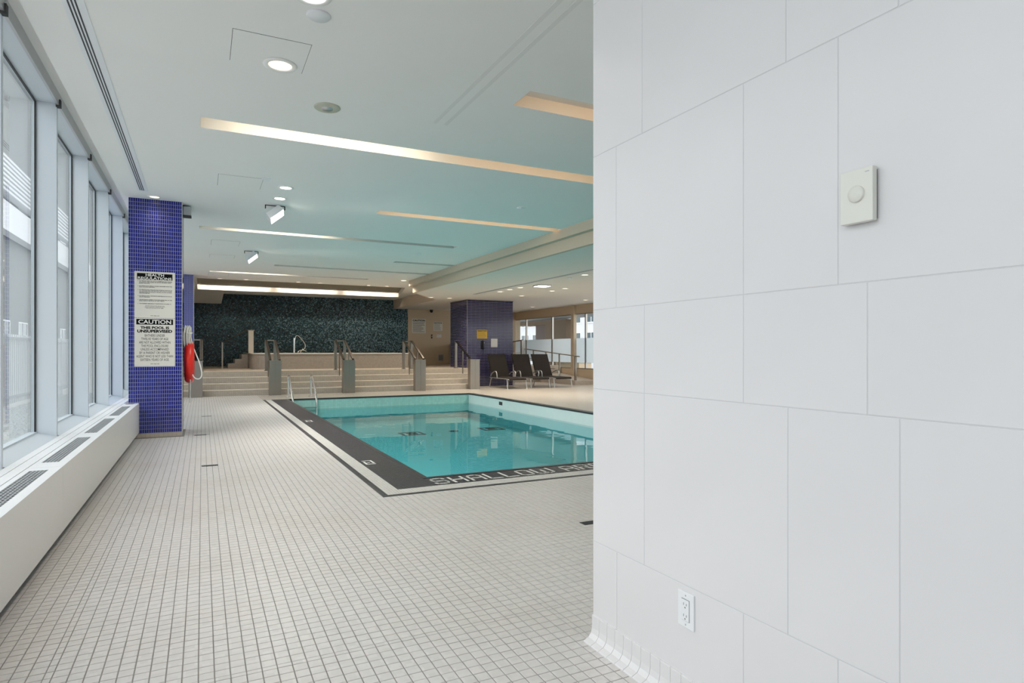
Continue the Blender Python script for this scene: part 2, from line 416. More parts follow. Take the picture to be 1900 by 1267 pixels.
for i, (D, cx, cy, wx, wy) in enumerate(near):
    if i < 300:
        link('tile', tile_mesh(wx, wy), floor, (cx, cy, random.uniform(-.0003, .0003)))
    else:
        hx, hy = wx / 2 - G, wy / 2 - G; dz = random.uniform(-.0004, .0002)
        field.add([(cx - hx, cy - hy, -.003), (cx + hx, cy - hy, -.003), (cx + hx, cy + hy, -.003), (cx - hx, cy + hy, -.003),
                   (cx - hx, cy - hy, dz), (cx + hx, cy - hy, dz), (cx + hx, cy + hy, dz), (cx - hx, cy + hy, dz)],
                  [(0, 1, 5, 4), (1, 2, 6, 5), (2, 3, 7, 6), (3, 0, 4, 7), (4, 5, 6, 7)])
field.build('tile_field', 'ftile', floor, kind='stuff', fix=False)
# deck beyond the pool and right of it: tiles too small to tell apart
fd = MB()
for a, b, c, d in rect_cells(1.26, 12.05, 2.1, 23.9, [(1.26, PX1 + .16, 4.76, PY1 + .07), (1.26, 4.88, 2.1, 4.76), (1.26, 7.5, 17.2, 23.9)]):
    if c > 17.0 and b <= 1.27: continue
    fd.box((a, c, -.003), (b, d, 0.0))
for a, b, c, d in rect_cells(-1.0, 1.26, 17.02, 17.2, []): fd.box((a, c, -.003), (b, d, 0.0))
fd.build('deck_paving', 'ftile_far', floor)

# ---- ceiling (high part over the pool) with light slots
SLOTS = [  # x0,x1,y0,y1, strip (x0,x1) and warmth
    (-.013, 4.36, 5.90, 6.18, (.25, 2.05), 'strip_w', (2.3, 4.3), 'strip_y'),
    (-.04, 4.37, 11.04, 11.27, (.45, 1.95), 'strip_w', None, None),
    (.167, 4.13, 17.08, 17.33, (.45, 2.0), 'strip_w', None, None),
    (2.25, 5.30, 4.18, 4.49, (2.3, 5.25), 'strip_y', None, None),
    (2.25, 5.33, 8.70, 8.93, (2.3, 5.28), 'strip_y', None, None),
    (1.50, 5.33, 15.24, 15.48, None, None, None, None),
    (3.84, 5.33, 13.46, 13.67, None, None, None, None)]
ce = MB()
for a, b, c, d in rect_cells(-.915, 5.35, -4.0, 19.0, [(s[0], s[1], s[2], s[3]) for s in SLOTS]):
    ce.box((a, c, ZC), (b, d, ZC + .02))
ce.prism([(5.35, 17.0), (6.7, 19.0), (5.35, 19.0)], ZC, ZC + .02)
ce.prism([(5.73, 19.0), (6.7, 19.0), (6.7, 22.4), (6.5, 22.4)], ZC, ZC + .02)
ce.box((-1.2, 19.0, ZC), (-.14, 22.4, ZC + .02)); ce.box((-1.2, 22.4, ZC), (6.7, 24.0, ZC + .02))
ce.box((-1.3, -4.1, ZC + .16), (12.4, 24.2, ZC + .30))           # slab above everything
ce.box((-.93, -4, ZC), (-.915, 19, ZC + .07)); ce.box((-1.2, -4, ZC + .05), (-.915, 19.0, ZC + .07))
ceiling = struct(ce.build('ceiling', 'ceil'), 'flat white painted ceiling over the pool', 'ceiling')
# recess over the platform
rc = MB()
R = [(-.138, 19.002), (5.727, 19.002), (6.497, 22.398), (-.138, 22.398)]
for i in range(4):
    (xa, ya), (xb, yb) = R[i], R[(i + 1) % 4]
    rc.quad((xa, ya, ZC - .0005), (xb, yb, ZC - .0005), (xb, yb, ZC + .17), (xa, ya, ZC + .17))
rc.build('cove_recess', 'ceil2', ceiling)
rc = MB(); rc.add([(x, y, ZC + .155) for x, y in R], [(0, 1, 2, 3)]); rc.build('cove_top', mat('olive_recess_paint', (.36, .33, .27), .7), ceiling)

# lower ceiling to the right: stepped bulkhead
lo = MB()
lo.prism([(5.38, 2.0), (12.3, 2.0), (12.3, 24.0), (6.73, 24.0), (6.73, 18.99), (5.38, 16.99)], ZR, ZR + .06)
lowc = struct(lo.build('ceiling.001', 'ceil2'), 'lower beige ceiling over the lounger deck', 'ceiling')
bk = MB()
bk.prism([(5.35, 2.0), (5.43, 2.0), (5.43, 17.0), (6.74, 18.96), (6.76, 24), (6.7, 24.0), (6.7, 19.0), (5.35, 17.0)], ZR - .002, ZC)
bk.prism([(5.25, 2.0), (5.35, 2.0), (5.35, 17.0), (6.7, 19.0), (6.62, 19.05), (5.25, 17.05)], ZR + .19, ZC)
bk.build('bulkhead', 'bulk', lowc)
# dropped boxes by the mosaic
dr = MB(); dr.add([(-1.2, 22.5, ZC + .01), (.66, 22.5, ZC + .01), (.59, 23.9, 2.75), (-1.2, 23.9, 2.75), (-1.2, 23.9, ZC + .01), (.59, 23.9, ZC + .01)], [(0, 1, 2, 3), (1, 5, 2), (0, 3, 4), (0, 4, 5, 1), (3, 2, 5, 4)]); dr.build('dropped_soffit', 'ceil2', ceiling)
# light slots
for i, s in enumerate(SLOTS):
    x0, x1, y0, y1 = s[:4]; h = .10
    m = MB()
    m.box((x0 + .001, y1 - .004, ZC - .0005), (x1 - .001, y1 - .001, ZC + h))
    m.quad((x0, y0 - .14, ZC + h), (x1, y0 - .14, ZC + h), (x1, y1, ZC + h), (x0, y1, ZC + h))
    m.quad((x0, y0 - .14, ZC + .02), (x1, y0 - .14, ZC + .02), (x1, y0, ZC + .02), (x0, y0, ZC + .02))
    m.quad((x0, y0 - .14, ZC + .02), (x1, y0 - .14, ZC + .02), (x1, y0 - .14, ZC + h), (x0, y0 - .14, ZC + h))
    for x in (x0 + .002, x1 - .002):
        m.quad((x, y0 + .001, ZC), (x, y1 - .001, ZC), (x, y1 - .001, ZC + h), (x, y0 + .001, ZC + h))
        m.quad((x, y0 - .14, ZC + .021), (x, y0 + .001, ZC + .021), (x, y0 + .001, ZC + h), (x, y0 - .14, ZC + h))
    lab = ['long light slot nearest the camera, bright white left half', 'long light slot behind the near tilted floodlight, glowing at its left',
           'far light slot in front of the cove recess, glowing at its left', 'amber light slot running behind the panelled wall, nearest on the right',
           'amber light slot in the middle of the teal ceiling, lit along its edge', 'unlit dark slot in the far ceiling ending left of the bulkhead',
           'short unlit slot at the far right beside the bulkhead'][i]
    t = thing('light_slot', lab, 'ceiling light', (0, 0, 0), 'light slots in the ceiling')
    m.build('trough', 'ceil2', t)
    for seg, mt in ((s[4], s[5]), (s[6], s[7])):
        if seg:
            q = MB(); q.box((seg[0], y0 - .11, ZC + .035), (seg[1], y0 - .07, ZC + .075)); q.build('light_strip', mt, t)

# ---- walls
wl = MB()
wl.box((-1.25, -4.1, -.12), (-.98, -4.0, 3.3)); wl.box((-1.3, 18.2, -.1), (-1.0, 24.0, 3.3)); wl.box((-1.25, -4, -.12), (-1.0, 18.2, .40))
struct(wl.build('wall_left', 'ceil'), 'low white wall under the left windows', 'wall')
wb = MB(); wb.box((-1.3, -4.2, -.1), (1.5, -4.0, 3.3)); struct(wb.build('wall_back', 'ceil'), 'white wall behind the viewer', 'wall')
wn = MB(); wn.box((1.45, 1.95, 0), (12.2, 2.02, 3.2)); struct(wn.build('wall_near', 'ceil'), 'white wall closing the near end of the pool room', 'wall')
wf = MB(); wf.box((-1.2, 23.8, -.1), (7.29, 24.0, 3.2), 0); 
wall_far = struct(wf.build('wall_far', 'mosaic'), 'dark teal glass mosaic wall behind the hot tub', 'wall')
wf2 = MB(); wf2.box((7.29, 23.8, -.1), (12.3, 24.0, 3.2)); struct(wf2.build('wall_far.001', 'beige'), 'plain beige far wall with notices', 'wall')

# right partition with large panels
wr = MB(); wr.box((1.3812, -4.0, -.1), (1.45, 2.045, 3.2)); wr.box((1.3835, 2.0, -.1), (1.45, 2.0448, 3.2))
wall_right = struct(wr.build('wall_right', 'joint'), 'near partition wall clad in pale grey porcelain panels', 'wall')
rows = [(.0, .389, [1.888, 1.285, .991]), (.389, .988, [1.728, 1.135, .842]), (.988, 1.297, [1.728, 1.285, .917]),
        (1.297, 1.899, [1.892, 1.285, .991]), (1.899, 2.50, [1.740, 1.141, .845]), (2.50, 3.115, [1.888, 1.285, .991])]
for z0, z1, js in rows:
    ys = [2.045] + js; st = [.6, .3]; k = 0
    while ys[-1] > -.6: ys.append(ys[-1] - st[k % 2]); k += 1
    for a, b in zip(ys, ys[1:]):
        m = MB(); g = .0016
        m.box((0, -(a - b) / 2 + g, -(z1 - z0) / 2 + g), (.012, (a - b) / 2 - g, (z1 - z0) / 2 - g), bevel=.0009)
        m.build('wall_panel', 'panel', wall_right, (1.38, (a + b) / 2, (z0 + z1) / 2))
# cove base of glazed tiles
bb = MB(); bb.box((1.3762, -1.0, -.01), (1.3795, 2.043, .09)); base = struct(bb.build('baseboard_right', 'joint'), 'white glazed coved tile skirting at the panelled wall', 'skirting')
prof = [(0, .10), (-.004, .10), (-.0055, .096), (-.0055, .05), (-.010, .03), (-.022, .014), (-.042, .006), (-.045, .003), (-.045, -.002), (0, -.002)]
cvm = MB(); n = len(prof); W_ = .0492
cvm.add([(x, -W_ / 2, z) for x, z in prof] + [(x, W_ / 2, z) for x, z in prof], [tuple(range(n)), tuple(range(2 * n - 1, n - 1, -1))] + [(i, i + 1, n + i + 1, n + i) for i in range(n - 1)])
cme = cvm.mesh('cove_tile', mat('cove_glaze', (.79, .78, .79), .25, var=.02))
y = 2.045 - .0254
while y > .6: link('cove_tile', cme, base, (1.38, y, 0)); y -= .0508

# ---- left window bays
FY = [-3.12 + 1.52 * k for k in range(15)]
XG, XI = -1.175, -1.03
for k in range(14):
    y0, y1 = FY[k], FY[k + 1]
    t = link('window_%d' % (k + 1), None, None, (XG, y0, 0)); struct(t, 'tall left window bay with deep pale reveal, bay %d along' % (k + 1), 'window')
    m = MB(); m.box((-.02, .0, .40), (XI - XG, .045, ZC + .04)); m.build('mullion', 'mull', t)
    m = MB(); m.box((-.012, .045, .50), (-.004, 1.52, 3.11)); m.build('pane', 'glass', t)
    m = MB(); m.box((-.03, .045, .40), (.02, 1.52, .505)); m.add([(.02, .045, .495), (XI - XG + .01, .045, .462), (XI - XG + .01, 1.52, .462), (.02, 1.52, .495), (.02, .045, .40), (XI - XG + .01, .045, .40), (XI - XG + .01, 1.52, .40), (.02, 1.52, .40)],
        [(0, 1, 2, 3), (4, 5, 6, 7), (1, 2, 6, 5), (0, 1, 5, 4), (2, 3, 7, 6)]); m.build('sill', 'mull', t)
    m = MB(); m.box((-.03, .045, 3.095), (XI - XG, 1.52, ZC + .04)); m.build('header', 'mull', t)
    m = MB(); m.box((.004, .045, .505), (.014, .058, 3.095)); m.box((.004, 1.507, .505), (.014, 1.52, 3.095)); m.box((.004, .058, 3.08), (.014, 1.507, 3.095)); m.build('gasket', 'black', t)
sw_ = MB(); sw_.box((-1.25, -4.0, .39), (-1.02, -3.14, 3.3)); struct(sw_.build('wall_left.001', 'ceil'), 'solid stretch of the left wall beside the viewer', 'wall')
ra = MB(); ra.box((XI, -4, ZC - .045), (XI + .018, 18.2, ZC + .05)); rl = struct(ra.build('trim_1', 'alu'), 'grey blind rail above the left windows', 'trim')
for y in FY[3:10]:
    m = MB(); m.box((XI - .004, y - .012, ZC - .06), (XI + .028, y + .03, ZC + .0)); m.build('rail_bracket', 'dark', rl)

# ---- perimeter heater (cabinet sections)
secs = [-1.595, 1.43, 4.457, 7.448, 9.385]
hl = ['long white heater cabinet section beside the viewer, cut by the frame edge', 'white heater cabinet section nearest the camera at the left edge', 'white heater cabinet section between its two visible front seams', 'last white heater cabinet section, butting against the blue pillar']
for k in range(4):
    y0, y1 = secs[k], secs[k + 1]
    t = thing('heater_cabinet', hl[k], 'heater', (0, y0, 0), 'heater cabinets under the left windows'); Ln = y1 - y0
    m = MB(); m.box((-.748, .001, .072), (-.734, Ln - .001, .457), bevel=.0015); m.build('front_panel', 'heat', t)
    gr = []
    for fy in FY:
        a, b = fy + .17, fy + 1.40
        a = a - y0; b = b - y0
        if b > 0.05 and a < Ln - .05: gr.append((max(a, .03), min(b, Ln - .03)))
    m = MB()
    for a, b, c, d in rect_cells(-.905, -.7345, 0.001, Ln - .001, [(-.875, -.785, g0, g1) for g0, g1 in gr]):
        m.box((a, c, .449), (b, d, .4572))
    m.build('top_panel', 'white', t)
    m = MB()
    for g0, g1 in gr: m.box((-.88, g0 - .01, .40), (-.78, g1 + .01, .405))
    m.box((-.98, .01, .075), (-.76, Ln - .01, .08)); m.build('heater_core', 'dark', t)
    for g0, g1 in gr:
        m = MB(); nb = int((g1 - g0) / .040)
        for q in range(nb + 1):
            yy = g0 + (g1 - g0) * q / nb; m.box((-.875, yy - .0065, .447), (-.785, yy + .0065, .4565))
        for q in range(6):
            xx = -.875 + .09 * q / 5; m.box((xx - .003, g0, .448), (xx + .003, g1, .4560))
        m.build('grille', 'alu', t)
sh = MB(); sh.box((-1.022, -1.6, .44), (-.969, 18.1, .4612)); sh.box((-.967, -1.6, .44), (-.908, 18.1, .4592))
struct(sh.build('trim_2', 'white'), 'white ledge between the heater tops and the window sills', 'trim')
kk = MB(); kk.box((-1.0, -1.6, -.0), (-.86, 9.38, .44)); struct(kk.build('trim_3', 'dark'), 'dark recessed plinth under the heaters', 'trim')

# ---- blue tiled pillar with real tiles
def pillar_tiles(mb, x0, x1, z0, z1, y, pu, pv, g, nx=1, d=.004, face='y', gv=None):
    gv = gv or g
    nu = max(1, round((x1 - x0) / pu)); nv = max(1, round((z1 - z0) / pv)); du = (x1 - x0) / nu; dv = (z1 - z0) / nv
    for i in range(nu):
        for j in range(nv):
            a, b = x0 + i * du + g, x0 + (i + 1) * du - g; c, e = z0 + j * dv + gv, z0 + (j + 1) * dv - gv
            w_ = random.uniform(-.0004, .0004)
            if face == 'y':
                mb.add([(a, y, c), (b, y, c), (b, y, e), (a, y, e), (a, y - d + w_, c), (b, y - d - w_, c), (b, y - d - w_, e), (a, y - d + w_, e)],
                       [(0, 1, 5, 4), (1, 2, 6, 5), (2, 3, 7, 6), (3, 0, 4, 7), (4, 5, 6, 7)])
            else:
                s_ = nx
                mb.add([(y, a, c), (y, b, c), (y, b, e), (y, a, e), (y + s_ * d, a, c), (y + s_ * d, b, c), (y + s_ * d, b, e), (y + s_ * d, a, e)],
                       [(0, 1, 5, 4), (1, 2, 6, 5), (2, 3, 7, 6), (3, 0, 4, 7), (4, 5, 6, 7)])
pc = thing('tiled_pillar', 'bright blue mosaic pillar nearest the camera, carrying the pool rules', 'pillar', (0, 0, 0))
m = MB(); m.box((-.85, 9.394, .06), (-.241, 10.15, ZC + .01)); m.build('core', 'bgrout', pc)
m = MB(); pillar_tiles(m, -.853, -.241, .06, ZC, 9.3945, .0255, .0511, .0023); m.build('tile_field', 'btile', pc, kind='stuff', fix=False)
m = MB(); pillar_tiles(m, 9.40, 10.15, .06, ZC, -.2415, .0255, .0511, .0023, 1, face='x'); m.build('side_tile_field', 'btile', pc, kind='stuff', fix=False)
m = MB(); m.box((-.245, 9.386, .0), (-.235, 9.396, ZC)); m.build('corner_trim', 'alu', pc)
m = MB(); m.box((-.853, 9.391, 0), (-.241, 10.15, .06)); m.build('base', 'step', pc)
pc2 = thing('tiled_pillar', 'second blue mosaic pillar farther back, behind the lifebuoy', 'pillar', (0, 0, 0))
m = MB(); m.box((-1.0, 18.2, .0), (-.19, 18.99, ZC + .01)); m.build('core', 'btile2', pc2)
m = MB(); m.box((-.2, 18.19, .0), (-.188, 18.202, ZC)); m.build('corner_trim', 'alu', pc2)
pp = thing('tiled_pillar', 'wide purple tiled pillar behind the loungers', 'pillar', (0, 0, 0))
m = MB(); m.box((7.60, 18.41, .0), (9.235, 19.9, ZR + .01)); m.build('core', 'pgrout', pp)
m = MB(); pillar_tiles(m, 7.60, 9.235, 0, ZR - .02, 18.4105, .153, .0508, .002, d=.004, gv=.005); pillar_tiles(m, 18.41, 19.9, 0, ZR - .02, 7.6005, .153, .0508, .002, -1, face='x', d=.004, gv=.005)
m.build('tile_field', 'ptile', pp, kind='stuff', fix=False)
m = MB(); m.box((7.588, 18.398, 0), (7.603, 18.412, ZR)); m.build('corner_trim', 'steel', pp)
m = MB(); m.box((7.585, 18.395, ZR - .02), (9.245, 19.9, ZR)); m.build('head_trim', 'dark', pp)

# ---- right window wall
XW = 12.04
wr2 = MB(); wr2.box((XW, 2.0, -.1), (XW + .15, 24.0, .50)); wr2.box((XW, 2.0, 2.47), (XW + .15, 24.0, 3.2)); 
struct(wr2.build('wall_side', 'beige'), 'beige sill wall and fascia around the right windows', 'wall')
mul = [2.1, 4.5, 6.9, 9.3, 11.7, 14.1, 16.3, 18.36, 20.69, 22.83]
for k in range(len(mul)):
    a = mul[k]; b = mul[k + 1] if k + 1 < len(mul) else 23.8
    t = link('window_%d' % (20 + k), None, None, (XW, a, 0)); struct(t, 'right window bay with a frosted band, bay %d from the camera' % (k + 1), 'window')
    m = MB(); m.box((.02, -.03, .5), (.09, .03, 2.47), bevel=.004); m.build('mullion', 'steel', t)
    m = MB(); m.box((.02, .03, .5), (.08, b - a - .03, .53)); m.box((.02, .03, 2.44), (.08, b - a - .03, 2.47)); m.build('window_frame', 'steel', t)
    m = MB(); m.box((.05, .03, .53), (.056, b - a - .03, 2.44)); m.build('pane', 'glass', t)
    m = MB(); m.box((.046, .03, .72), (.049, b - a - .03, 1.593)); m.build('frosted_band', 'frost', t)
cl = MB(); cl.box((XW - .10, 18.93, 0), (XW + .02, 19.12, ZR)); struct(cl.build('trim_4', 'beige'), 'beige column strip between two right windows', 'trim')

# ---- steps, platform
SX0, SX1 = -.985, 7.50
st = thing('staircase', 'wide pale-tiled steps up to the hot tub platform', 'stairs', (0, 0, 0))
for k in range(4):
    y = 17.2 + .3 * k; z = .149 * (k + 1)
    m = MB(); m.box((SX0, y, z - .149 if k else 0), (SX1, y + .3 if k < 3 else y + .02, z - .012)); m.build('step', 'step', st)
    m = MB(); m.box((SX0, y - .006, z - .013), (SX1, y + (.3 if k < 3 else .05), z)); m.build('tread', 'nose', st)
pf = MB()
pf.box((SX0, 18.11, 0), (7.58, 23.8, .596)); pf.box((7.58, 19.95, 0), (12.0, 23.8, .596))
struct(pf.build('floor.001', gridmat('platform_tile', (.58, .50, .41), (.36, .31, .26), .0508, .0508, 'xy', .002, .35)), 'raised tiled platform before the mosaic wall', 'floor')

# ---- hot tub
tb = thing('hot_tub', 'raised hot tub block with tiled side and rounded left corner', 'hot tub', (0, 0, 0))
def tub_poly(o):
    pts = [(5.95 + o, 19.4 - o), (5.95 + o, 23.78), (1.30 - o, 23.78)]
    for k in range(9):
        a = PI + (PI / 2) * k / 8; r = .42 + o
        pts.append((1.72 + r * math.cos(a), 19.82 + r * math.sin(a)))
    return pts
m = MB(); m.prism(tub_poly(0), .597, 1.045); m.build('tub_side', 'tubt', tb)
m = MB(); m.prism(tub_poly(.02), 1.045, 1.072); m.build('coping', 'nose', tb)
wt = thing('tub_steps', 'small tiled steps climbing the left side of the hot tub', 'stairs', (0, 0, 0))
for k in range(3):
    m = MB(); m.box((.72 + .19 * k, 21.0, .597), (.909 + .19 * k, 22.3, .597 + .145 * (k + 1))); m.build('step', 'tubt', wt)
cp = thing('tub_column', 'short beige upright slab with flat cap at the tub corner', 'post', (1.37, 21.0, 1.073))
m = MB(); m.box((-.075, 0, .0), (.075, .10, .70), bevel=.004); m.build('shaft', 'nose', cp); m = MB(); m.box((-.09, -.015, .70), (.10, .115, .722)); m.build('cap', 'steel', cp)
hr = thing('handrail', 'dark sloping handrail beside the small tub steps', 'handrail', (0, 0, 0))
m = MB(); m.box((.535, 20.93, .597), (.575, 20.98, 1.40)); m.build('post', 'steel', hr)
m = MB(); m.tube([(.555, 20.955, 1.40), (.60, 20.955, 1.425), (1.27, 20.955, 1.79)], .018); m.build('rail', 'darksteel', hr)
gh = thing('grab_rail', 'curved chrome grab rail standing on the hot tub coping', 'grab rail', (0, 0, 0))
m = MB(); m.tube([(2.59, 20.5, 1.073), (2.59, 20.5, 1.54)], .03); m.build('post', 'chrome', gh)
m = MB(); P = [(2.62, 20.5, 1.50), (2.63, 20.5, 1.60), (2.68, 20.5, 1.635), (2.76, 20.5, 1.58), (2.90, 20.5, 1.40), (2.935, 20.5, 1.30), (2.90, 20.5, 1.20), (2.80, 20.5, 1.165), (2.73, 20.5, 1.14), (2.69, 20.5, 1.073)]
def smooth(P, it=2, closed=False):
    P = [Vector(p) for p in P]
    for _ in range(it):
        Q = [] if closed else [P[0]]
        for i in range(len(P) if closed else len(P) - 1):
            a, b = P[i], P[(i + 1) % len(P)]; Q += [a * .75 + b * .25, a * .25 + b * .75]
        if not closed: Q.append(P[-1])
        P = Q
    return P
m.tube(smooth(P), .014, 8); m.build('rail', 'chrome', gh)
m = MB(); m.tube(smooth([(2.76, 20.35, 1.073), (2.77, 20.35, 1.15), (2.86, 20.35, 1.17), (2.93, 20.35, 1.13)]), .012, 8); m.build('spout', 'chrome', gh)

# ---- stainless bollard boxes with rails up the steps
def rail_set(x0, x1, label, sides=(0, 1), newel_w=.05):
    cx = (x0 + x1) / 2; t = thing('stair_railing', label, 'railing', (cx, 16.95, 0), 'stainless railings on the steps'); hw = (x1 - x0) / 2
    m = MB(); m.box((-hw, 0, .0), (-.0015, .20, .875)); m.box((.0015, 0, 0), (hw, .20, .875)); m.box((-hw + .01, .01, 0), (hw - .01, .19, .87)); m.build('pedestal', 'steel', t)
    m = MB(); m.box((-hw - .012, -.012, .875), (hw + .012, .21, .892)); m.build('cap', 'steel', t)
    for s in sides:
        x = -hw + .03 if s == 0 else hw - .03
        m = MB(); m.box((x - .035, 1.22, .597), (x + .035, 1.30, 1.43), bevel=.003); m.build('newel', 'steel', t)
        m = MB(); m.box((x - .055, 1.20, .597), (x + .055, 1.32, .607)); m.build('newel_base', 'darksteel', t)
        m = MB(); m.box((x - .012, .66, .447 if True else 0), (x + .012, .70, 1.18)); m.build('baluster', 'steel', t)
        m = MB(); a = Vector((x, .10, .90)); b = Vector((x, 1.20, 1.435)); dz = .018
        m.add([(x - .026, .10, .885), (x + .026, .10, .885), (x + .026, 1.20, 1.418), (x - .026, 1.20, 1.418), (x - .026, 1.34, 1.43), (x + .026, 1.34, 1.43),
               (x - .026, .10, .925), (x + .026, .10, .925), (x + .026, 1.20, 1.448), (x - .026, 1.20, 1.448), (x - .026, 1.34, 1.450), (x + .026, 1.34, 1.450)],
              [(0, 1, 2, 3), (3, 2, 5, 4), (6, 7, 8, 9), (9, 8, 11, 10), (0, 1, 7, 6), (4, 5, 11, 10), (1, 2, 8, 7), (0, 3, 9, 6), (2, 5, 11, 8), (3, 4, 10, 9)])
        m.build('handrail', 'darksteel', t)
    if len(sides) == 2:
        m = MB(); m.box((-hw + .03, 1.30, 1.41), (hw - .03, 1.335, 1.445)); m.build('crossbar', 'steel', t)
    return t
rail_set(-.30, .012, 'stainless pedestal railing leftmost, just right of the second blue pillar', (0, 1))
rail_set(1.541, 1.827, 'stainless pedestal railing behind the left leg of the pool ladder', (0, 1))
rail_set(3.40, 3.716, 'stainless pedestal railing in the middle of the steps', (0, 1))
rail_set(5.415, 5.719, 'stainless pedestal railing near the right end of the mosaic wall', (0, 1))
rail_set(7.10, 7.40, 'stainless pedestal railing beside the purple pillar', (0,))

# ================================================================== POOL
pool = thing('swimming_pool', 'turquoise swimming pool with black tiled edge band', 'pool', (0, 0, 0))
WZ, BZ = -.25, -.62
m = MB()
m.quad((PX0, PY0, BZ), (PX1, PY0, BZ), (PX1, PY1, BZ), (PX0, PY1, BZ))
m.quad((PX0, PY0, BZ), (PX1, PY0, BZ), (PX1, PY0, WZ - .03), (PX0, PY0, WZ - .03)); m.quad((PX0, PY1, BZ), (PX1, PY1, BZ), (PX1, PY1, WZ - .03), (PX0, PY1, WZ - .03))
m.quad((PX0, PY0, BZ), (PX0, PY1, BZ), (PX0, PY1, WZ - .03), (PX0, PY0, WZ - .03)); m.quad((PX1, PY0, BZ), (PX1, PY1, BZ), (PX1, PY1, WZ - .03), (PX1, PY0, WZ - .03))
m.build('basin', 'basin', pool)
m = MB(); m.quad((PX0, PY1 - .001, WZ - .03), (PX1, PY1 - .001, WZ - .03), (PX1, PY1 - .001, 0), (PX0, PY1 - .001, 0)); m.build('end_wall', 'poolw', pool); m = MB(); m.quad((PX0, PY0, WZ - .03), (PX1, PY0, WZ - .03), (PX1, PY0, 0), (PX0, PY0, 0)); m.build('end_wall', 'poolw', pool)
m = MB(); m.quad((PX1 - .001, PY0, WZ - .03), (PX1 - .001, PY1, WZ - .03), (PX1 - .001, PY1, 0), (PX1 - .001, PY0, 0)); m.build('side_wall', 'poolwhite', pool); m = MB(); m.quad((PX0, PY0, WZ - .03), (PX0, PY1, WZ - .03), (PX0, PY1, 0), (PX0, PY0, 0)); m.build('side_wall', 'poolwhite', pool)
m = MB(); m.quad((PX0, PY0, WZ), (PX1, PY0, WZ), (PX1, PY1, WZ), (PX0, PY1, WZ)); m.build('water', 'water', pool)
for dx in (3.98, 5.83):
    m = MB()
    for (a, b, c, d) in ((-.24, .24, -.24, -.19), (-.24, .24, .19, .24), (-.24, -.19, -.19, .19), (.19, .24, -.19, .19)): m.box((a, c, 0), (b, d, .006))
    for q in range(7): m.box((-.11, -.1 + q * .032, 0), (.11, -.08 + q * .032, .006))
    m.build('main_drain', 'dark', pool, (dx, 12.7, BZ + .001))
m = MB(); m.lathe([(.001, .008), (.10, .008), (.11, 0)], n=20); m.build('round_drain', 'dark', pool, (4.92, 12.7, BZ))
m = MB(); m.box((-.004, -.09, -.04), (.0, .09, .04)); m.build('inlet_cover', 'dark', pool, (PX1 - .003, 13.4, -.12))
# edge mosaic: black band, white band, thin black line, each of small modelled tiles
def band_tiles(mb, x0, x1, y0, y1, p=.0254, g=.0014, mi=0):
    nu = max(1, round((x1 - x0) / p)); nv = max(1, round((y1 - y0) / p)); du = (x1 - x0) / nu; dv = (y1 - y0) / nv
    for i in range(nu):
        for j in range(nv):
            a, b, c, d = x0 + i * du + g, x0 + (i + 1) * du - g, y0 + j * dv + g, y0 + (j + 1) * dv - g
            z = random.uniform(-.0003, .0003)
            mb.add([(a, c, -.002), (b, c, -.002), (b, d, -.002), (a, d, -.002), (a, c, z), (b, c, z), (b, d, z), (a, d, z)],
                   [(0, 1, 5, 4), (1, 2, 6, 5), (2, 3, 7, 6), (3, 0, 4, 7), (4, 5, 6, 7)], mi)
m = MB(); m.box((BX0, BY0, -.02), (PX0 + .01, PY1, -.0022)); m.box((PX0 + .01, BY0, -.02), (PX1 + .12, PY0 + .01, -.0022)); m.box((PX1 - .01, PY0, -.02), (PX1 + .12, PY1 + .06, -.0005)); m.box((PX0, PY1 - .01, -.02), (PX1, PY1 + .06, -.0005))
m.build('band_bed', 'bandgrout', pool)
m = MB(); band_tiles(m, BX0, PX0 - .04, BY0, PY1, ); band_tiles(m, PX0 - .04, 4.8, BY0, PY0 - .04)
band_tiles(m, PX1 + .04, PX1 + .12, PY0 - .3, PY1 + .06, .03)
m.build('black_band_tiles', 'band', pool, kind='stuff', fix=False)
m = MB()
m.box((PX0 - .04, PY0 - .04, -.03), (PX0 + .012, PY1, .004), bevel=.003)
m.box((PX0 + .012, PY0 - .04, -.03), (PX1, PY0 + .012, .004), bevel=.003); m.box((PX1 - .012, PY0, -.03), (PX1 + .04, PY1 + .05, .004), bevel=.003)
m.box((PX0, PY1 - .012, -.03), (PX1, PY1 + .05, .004), bevel=.003)
m.build('coping_edge', 'kerb', pool)
m = MB(); m.box((1.262, 4.762, -.02), (BX0, PY1, -.0022)); m.box((BX0, 4.762, -.02), (5.2, BY0, -.0022)); m.build('white_bed', 'wgrout', pool)
m = MB(); band_tiles(m, 1.313, BX0, 4.813, PY1); band_tiles(m, BX0, 4.9, 4.813, BY0); m.build('white_band_tiles', 'wband', pool, kind='stuff', fix=False)
m = MB(); band_tiles(m, 1.262, 1.313, 4.762, PY1); band_tiles(m, 1.313, 4.9, 4.762, 4.813); m.build('black_line_tiles', 'band', pool, kind='stuff', fix=False)
